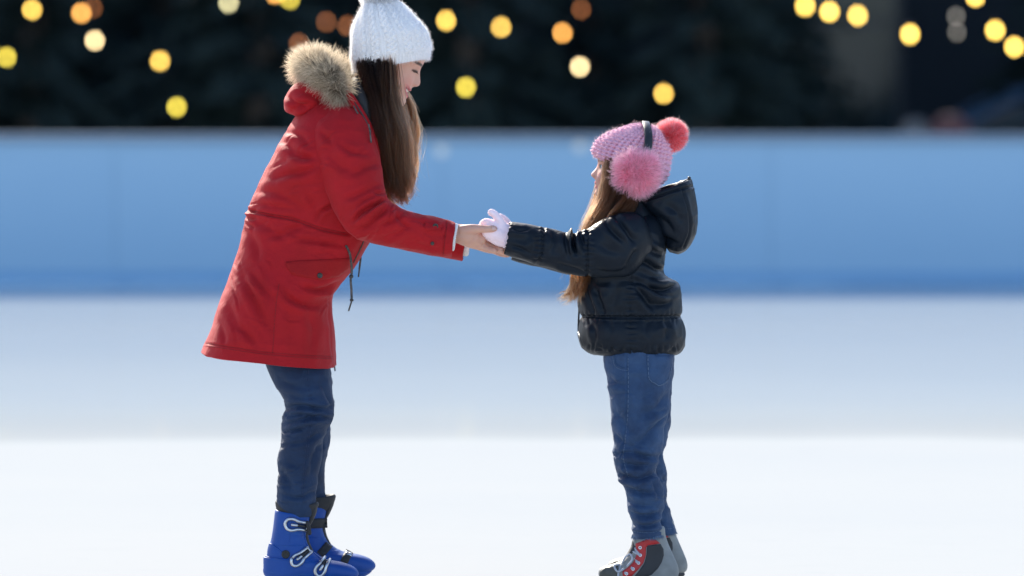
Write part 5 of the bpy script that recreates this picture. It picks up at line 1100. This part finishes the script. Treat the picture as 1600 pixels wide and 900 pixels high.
stA = [([(901, 356), (897, 368), (896, 382), (900, 396)], 6.0, 3.2, .9), ([(851, 353), (848, 372), (846, 395), (838, 414)], 1.6, 2.2, .5, True), ([(922, 352), (918, 372), (917, 400), (919, 432)], 1.5, 2.4, .5, True), ([(958, 336), (972, 352), (992, 380)], 3.4, 4, .7), ([(946, 344), (955, 360), (975, 378)], 2.4, 4, .7), ([(905, 366), (912, 380), (912, 398)], 2.6, 4, .6), ([(884, 362), (886, 380), (890, 400)], 2.4, 4, .6), ([(862, 360), (866, 374), (862, 392)], 1.6, 4, .6), ([(800, 356), (812, 360), (826, 358)], 1.8, 3, .6), ([(798, 385), (812, 388), (830, 398)], 1.8, 3, .6),
       ([(870, 412), (890, 418), (915, 424)], 2.0, 4, .6), ([(930, 420), (955, 426), (980, 420)], 2.0, 4, .6), ([(996, 388), (985, 405), (975, 424)], 2.6, 4, .7), ([(935, 380), (950, 390), (970, 396)], 1.6, 7, .5), ([(827, 360), (834, 380), (828, 400)], 1.4, 5, .5)]
for y in range(358, 414, 8): stA.append(([(855 + rr_.uniform(0, 5) - (y - 355) * .12, y + rr_.uniform(-2, 2)), (840 - rr_.uniform(0, 5) - (y - 355) * .12, y + rr_.uniform(-3, 3))], rr_.uniform(.5, 1.0), 1.6, .5))
for y in range(358, 430, 8): stA.append(([(926 + rr_.uniform(0, 6), y + rr_.uniform(-2, 2)), (910 - rr_.uniform(0, 5), y + rr_.uniform(-3, 3))], rr_.uniform(.5, 1.1), 1.7, .5))
def child_sleeve(Y, strokes):
    rr = [(1012, 348, 1024, 382, .03, .105), (1000, 334, 1012, 402, .05, .115), (976, 332, 988, 428, .064, .13), (946, 341, 952, 432, .064, .145), (924, 355, 920, 431, .058, .152), (906, 362, 896, 428, .053, .154), (896, 364, 882, 425, .05, .154), (880, 361, 860, 419, .052, .152), (852, 355, 832, 411, .051, .148), (822, 350, 806, 404, .048, .142), (801, 347.5, 790, 399, .046, .138), (797, 350, 788, 395, .041, .137), (802, 353, 794, 392, .034, .138)]
    out = []
    for i, r in enumerate(rr):
        k = max(0, i - 3) / 9 * (1 if Y > 0 else 0); out.append((r[0] + 14 * k, r[1] + 11 * k, r[2] + 14 * k, r[3] + 10 * k, r[4], r[5] * Y))
    gath = lambda u, v: np.exp(-((v - 0.9) / .05)**2) * 0.0018 * np.sin(2 * np.pi * (22 * u + 0.6 * np.sin(14 * u)))
    return loft('sleeve', out, M['puffer'], jac, nu=130, nv=190, expo=2.15, strokes=strokes, noise=[(12, 12, 14, 2.2, False), (22, 22, 30, 1.1, True)], disp=gath)
cs1 = child_sleeve(-1, stA); cs2 = child_sleeve(1, [])
hd = loft('hood', [(1047, 394, 1060, 397, .03, 0), (1040, 385, 1072, 391, .07, 0), (1030, 368, 1085, 373, .1, 0), (1018, 350, 1090, 350, .118, 0), (1006, 335, 1090, 325, .125, 0), (996, 322, 1087, 303, .123, 0), (988, 312, 1082, 284, .116, 0), (988, 308.5, 1079, 279.5, .112, 0), (993, 310, 1073, 283, .104, 0), (1002, 320, 1066, 300, .09, 0), (1012, 335, 1060, 325, .07, 0)], M['puffer'], jac, nu=150, nv=150, expo=2.2,
          strokes=[([(992, 319), (1030, 306), (1060, 296), (1084, 291)], 1.6, 1.8, .5, True), ([(1066, 297), (1076, 330), (1078, 360), (1068, 385)], 1.6, 1.6, .4, True), ([(1010, 335), (1035, 345), (1055, 365)], 2.6, 6, .6), ([(1025, 360), (1040, 372), (1058, 380)], 2.6, 4, .7), ([(1040, 320), (1056, 330), (1066, 350)], 1.8, 6, .5)], noise=[(12, 12, 14, 2.0, False), (28, 28, 34, 1.0, True)])
loft('collar', [(958, 352, 1030, 352, .1, 0), (962, 332, 1030, 335, .095, 0), (968, 318, 1024, 322, .085, 0), (972, 313, 1018, 316, .08, 0), (980, 320, 1010, 322, .06, 0)], M['puffer'], jac, nu=80, nv=50, noise=[(16, 16, 16, 2, False)])
tube('hood_cord', [W(1060, 288, -.09), W(1070, 283, -.06), W(1077, 279, -.02)], 0.0026, M['puffer'], jac)
V_, F_ = lathe([(.002, -.006), (.0048, -.004), (.0048, .004), (.002, .006)], 10); mesh_obj('cord_stop', V_ + W(1077, 279, -.03), F_, M['band'], jac)
tube_on('front_zip', tja, [(905, 470), (904, 490), (903, 515), (910, 540)], 0.003, M['band'], jac, -0.001)

# hair: falls before the shoulder, lit through by the sun
gC = [
 [(951, 250, -.074), (948, 280, -.082), (941, 312, -.085), (922, 350, -.09), (910, 395, -.075), (903, 435, -.075), (898, 480, -.075)],
 [(956, 250, -.078), (955, 285, -.086), (948, 316, -.094), (930, 352, -.1), (916, 395, -.08), (908, 435, -.08), (903, 478, -.08)],
 [(962, 258, -.08), (964, 288, -.092), (958, 318, -.1), (942, 350, -.11), (922, 392, -.085), (912, 435, -.085), (908, 470, -.085)],
 [(976, 262, -.082), (980, 290, -.095), (974, 318, -.106), (955, 348, -.118), (930, 388, -.09), (916, 430, -.09), (913, 462, -.09)],
 [(990, 268, -.08), (996, 292, -.092), (990, 318, -.104), (968, 344, -.115), (935, 385, -.09), (918, 428, -.092), (916, 455, -.092)]]
c_hair = hair_from_guides('hair', gC, 8500, 0.00033, 0.00015, M['hair_child'], child, 0.009, 60, 0.007, short=0.28, fly=0.018)
c_hair['label'] = 'long brown hair glowing in the backlight'
gC2 = [[(938, 262, .06), (933, 295, .065), (925, 325, .06), (912, 358, .05), (902, 400, .04), (895, 440, .03), (880, 470, .02)],
       [(946, 262, .07), (942, 296, .078), (934, 326, .075), (920, 358, .065), (908, 400, .05), (900, 440, .04), (892, 468, .03)],
       [(944, 280, .02), (938, 300, .03), (930, 325, .03), (918, 356, .02), (908, 398, .01), (899, 440, 0), (886, 476, -.01)]]
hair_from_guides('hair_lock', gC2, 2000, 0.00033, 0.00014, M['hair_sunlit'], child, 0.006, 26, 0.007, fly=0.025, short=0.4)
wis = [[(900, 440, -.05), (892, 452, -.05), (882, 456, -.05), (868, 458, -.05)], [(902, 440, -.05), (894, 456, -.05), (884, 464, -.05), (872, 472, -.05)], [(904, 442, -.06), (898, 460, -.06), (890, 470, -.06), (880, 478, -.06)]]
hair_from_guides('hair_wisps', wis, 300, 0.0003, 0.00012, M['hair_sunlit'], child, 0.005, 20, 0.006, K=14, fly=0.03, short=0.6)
loft('hair_underlayer', [(948, 252, 1000, 262, .05, -.02), (950, 285, 1002, 290, .05, -.03), (948, 312, 990, 318, .04, -.05), (934, 345, 962, 348, .018, -.085), (926, 365, 944, 365, .008, -.085)], M['scalp'], child, nu=40, nv=40)

# pink hat
hatC = [(936, 244, 1028, 279, .078, 0), (930, 243, 1035, 284, .09, 0), (927.5, 234, 1042, 270, .094, 0), (930, 224, 1047, 252, .095, 0), (940, 215, 1049, 236, .092, 0), (955, 207.5, 1047.5, 222, .084, 0), (972, 202, 1043, 212, .072, 0), (988, 198.5, 1037, 205, .055, 0), (1002, 197.5, 1029, 201, .034, 0), (1010, 197.5, 1022, 199.5, .012, 0)]
def chunky(u, v):
    k = 36; x = (u * k) % 1.0; colm = np.floor(u * k); rib = np.abs(np.sin(np.pi * x))**0.7; pur = ((colm % 4) < 1)
    N_ = 19; vv = v * N_; ph = vv + 0.9 * np.abs(x - .5) + 0.13 * np.sin(colm * 2.1); st_ = np.cos(2 * np.pi * ph)
    h = 0.0040 * rib * np.where(pur, 0.35, 1.0) + 0.0026 * st_ * np.where(pur, 0.6, 1.0)
    hole = -0.0115 * np.exp(-((np.minimum(x, 1 - x)) / 0.19)**2) * np.clip(np.cos(2 * np.pi * (vv + .5)) + .15, 0, 1)
    fold = 0.0035 * np.sin(2 * np.pi * (u * 5 + .2)) * sstep(v, .35, .7) * (1 - sstep(v, .85, 1))
    roll = 0.004 * np.exp(-((v - .2) / .06)**2)
    return h + hole + fold + roll
hc_ = loft('knit_hat', hatC, M['pink_knit'], child, nu=704, nv=300, expo=2.15, disp=chunky, noise=[(16, 16, 16, 2.0, False)]); hc_['label'] = 'pink chunky knit hat'
Vh, Fh = GEO[hc_]
fur('wool_fuzz', Vh, Fh, 5000, 0.009, M['pink_fibre'], hc_, spread=0.9, K=4, r0=0.00016, r1=0.00006, curl=0.4)
def ball(name, c, r, core, fib, parent, n, ln, flat=1.0, label=None, clump=0.4, spread=.3):
    Vp, Fp = lathe([(r * math.sin(a), -r * math.cos(a)) for a in np.linspace(0.06, 3.08, 18)], 28); Vp = Vp * np.array((1, flat, 1)) * (1 + 0.10 * vnoise(Vp * 38 + c * 50))[:, None] + c
    o = mesh_obj(name, Vp, Fp, core, parent)
    if label: o['label'] = label
    fur(name + '_fibres', Vp, Fp, n, ln, fib, parent, spread=spread, clump=clump, K=5, r0=0.00042, r1=0.00014, curl=0.2, rand=.28)
    fur(name + '_halo', Vp, Fp, n // 4, ln * 1.22, M['pale_fibre'], parent, spread=spread, clump=clump, K=5, r0=0.0002, r1=0.00008, curl=0.25, rand=.2); return o
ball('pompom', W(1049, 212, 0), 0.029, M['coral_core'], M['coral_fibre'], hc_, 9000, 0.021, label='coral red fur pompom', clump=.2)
# earmuffs over the hat
em = bpy.data.objects.new('earmuffs', None); col.objects.link(em); em.location = Vector(W(1005, 240, 0)); em['label'] = 'fluffy pink earmuffs on a black band'; attach(em, child)
arc = [(1003, 262, -.104), (1011, 236, -.103), (1013, 215, -.085), (1010.5, 200, -.05), (1008.5, 194, 0), (1010.5, 199, .05), (1013, 214, .085), (1011, 234, .103), (1003, 258, .104)]
A = catmull([W(*p) for p in arc], 60); T = np.gradient(A, axis=0); T /= np.linalg.norm(T, axis=1, keepdims=True); cen = W(1005, 245, 0)
Vb = []
for p, t in zip(A, T):
    o_ = p - cen; o_ -= t * (o_ @ t); o_ /= np.linalg.norm(o_); w_ = np.cross(t, o_)
    for a, b in ((-1, -.0012), (-.8, .0016), (0, .002), (.8, .0016), (1, -.0012), (0, -.0018)): Vb.append(p + w_ * a * 0.0118 + o_ * (b + 0.0075))
Vb = np.array(Vb); Fb = grid_faces(60, 6, False, False)
if signed_vol(Vb, Fb) < 0: Fb = [f[::-1] for f in Fb]
mesh_obj('headband', Vb, Fb, M['band'], em)
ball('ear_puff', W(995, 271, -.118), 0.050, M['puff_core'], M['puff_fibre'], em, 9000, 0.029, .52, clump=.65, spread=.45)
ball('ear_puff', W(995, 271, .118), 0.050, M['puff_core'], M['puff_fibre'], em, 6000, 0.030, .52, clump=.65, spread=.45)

# red and grey hockey skates
def child_skate(Y, dx, dy, near):
    t = bpy.data.objects.new('ice_skate', None); col.objects.link(t); t.location = Vector(W(1005 + dx, 905 + dy, Y)); t['label'] = 'grey and red lace-up ice skate'; attach(t, child)
    S = lambda rr: [(a + dx, b + dy, c + dx, d + dy, w, Y) for a, b, c, d, w in rr]
    sh = loft('boot', S([(944, 905, 1054, 905, .03), (937, 901, 1059, 901, .037), (935.5, 895, 1060.5, 895, .04), (938, 889, 1060, 889, .041), (947, 884, 1058.5, 883, .041), (962, 880, 1056, 877, .040), (972, 874, 1053, 870, .039), (981, 865, 1049, 861, .038), (988, 856, 1045, 852, .039), (990, 847, 1042, 844, .041), (990, 839, 1039.5, 835, .042), (990, 828, 1038, 824, .042), (996, 826, 1032, 823, .036), (1000, 832, 1028, 832, .03)]), M['boot_grey'], t, nu=110, nv=140, expo=2.4, noise=[(30, 30, 30, .8, False)])
    tr = bvh_of(sh); pp = lambda poly: [(x + dx, y + dy) for x, y in poly]
    panel('eyestay', pp([(993.5, 849), (1000, 847), (1014, 841), (1024, 843), (1031.5, 849), (1022, 850.5), (1012, 852), (1009.5, 856), (1009, 868), (1005, 880), (997, 890), (987, 900), (974, 903), (972.5, 893), (982, 886), (990, 878), (994.5, 868)]), tr, 0.0026, M['boot_red'], t, 2.6)
    panel('side_panel', pp([(1011, 853), (1022, 851), (1032, 850), (1036.5, 858), (1037, 868), (1034, 878), (1028, 888), (1018, 898), (1008, 902), (990, 902), (999, 891), (1006.5, 880), (1010, 868)]), tr, 0.0018, M['boot_black'], t, 2.6)
    panel('toe_cap', pp([(937, 902), (937, 894), (943, 887.5), (955, 884), (966, 884), (967, 893), (966, 902)]), tr, 0.0018, M['boot_toe'], t, 2.6)
    loft('tongue', S([(965, 886, 988, 890, .02), (972, 875, 992, 880, .022), (980, 864, 996, 868, .023), (986, 853, 1000, 858, .023), (987.5, 846, 998, 848, .022), (989, 842, 996, 844, .018)]), M['boot_black'], t, nu=40, nv=40)
    loft('tongue_lining', S([(988, 852, 1000, 852, .024), (988, 845, 1002, 845, .026), (990.5, 838, 1006, 838, .026)]), M['boot_grey'], t, nu=40, nv=24)
    eye = [(1001, 855.5), (1000.8, 867.4), (997.8, 879.7), (989, 889), (979, 896)]
    for k, (x, y) in enumerate(eye):
        r = 0.0048; button_on('eyelet', tr, x + dx, y + dy, r, 0.004, M['white_metal'], t, [(r, -.001), (r, .0042), (r * .8, .0052), (r * .55, .0046), (r * .45, .003), (r * .05, .003)])
        button_on('eyelet_hole', tr, x + dx, y + dy, r * .5, 0.0041, M['boot_black'], t, [(r * .48, -.001), (r * .48, .0040), (r * .05, .0042)])
    for k, (x, y) in enumerate(eye[1:]):
        h = hit(tr, x + dx, y + dy)
        if h is None: continue
        a = np.array(h[0]) + np.array(h[1]) * .005; top = W(x - 13 + dx, y - 5 + dy, Y - .012); far_ = W(x - 13 + dx, y - 9 + dy, Y + .022)
        tube('lace', [a, (a + top) / 2 + np.array((-.001, -.003, .002)), top + np.array((0, 0, .003)), far_], 0.0032, M['lace'], t, 8, 5)
        tube('lace', [a, W(x - 8 + dx, y - 10 + dy, Y - .024), W(x - 6 + dx, y - 17 + dy, Y - .004), W(x - 5 + dx, y - 21 + dy, Y + .02)], 0.003, M['lace'], t, 8, 5)
    if near:
        for pts in ([(970, 882, -.02), (960, 884, -.035), (965, 893, -.045), (974, 889, -.045)], [(972, 883, -.02), (976, 872, -.032), (984, 866, -.035), (988, 874, -.042), (980, 884, -.045)], [(970, 884, -.03), (966, 897, -.044), (967, 906, -.046)]):
            tube('lace_bow', [W(x + dx, y + dy, Y + yy) for x, y, yy in pts], 0.0028, M['lace'], t, 8, 6)
    loft('sole', S([(944, 902, 1054, 902, .03), (942, 908, 1056, 908, .032), (952, 913, 1050, 913, .016)]), M['boot_black'], t, nu=50, nv=16, expo=2.6)
    for x0, x1 in ((955, 985), (1020, 1048)):
        loft('blade_holder', S([(x0, 908, x1, 908, .014), (x0 + 2, 920, x1 - 2, 920, .008), (x0 - 2, 931, x1 + 2, 931, .006)]), M['white_metal'], t, nu=24, nv=14, expo=4)
    z0 = W(0, 929 + dy, Y)[2]; xa, xb = W(940 + dx, 0, Y)[0], W(1060 + dx, 0, Y)[0]
    prof = [(xa, z0), (xb, z0), (xb, .008), (xb - .012, .0014), (xa + .012, .0014), (xa - .002, .010)]
    n = len(prof); Vb = np.array([(x, Y - .0018, z) for x, z in prof] + [(x, Y + .0018, z) for x, z in prof])
    mesh_obj('blade', Vb, [list(range(n)), list(range(2 * n - 1, n - 1, -1))] + [[(i + 1) % n, i, n + i, n + (i + 1) % n] for i in range(n)], M['metal'], t, smooth=False)
child_skate(-.067, 0, 0, True); child_skate(.067, 14, -10, False)
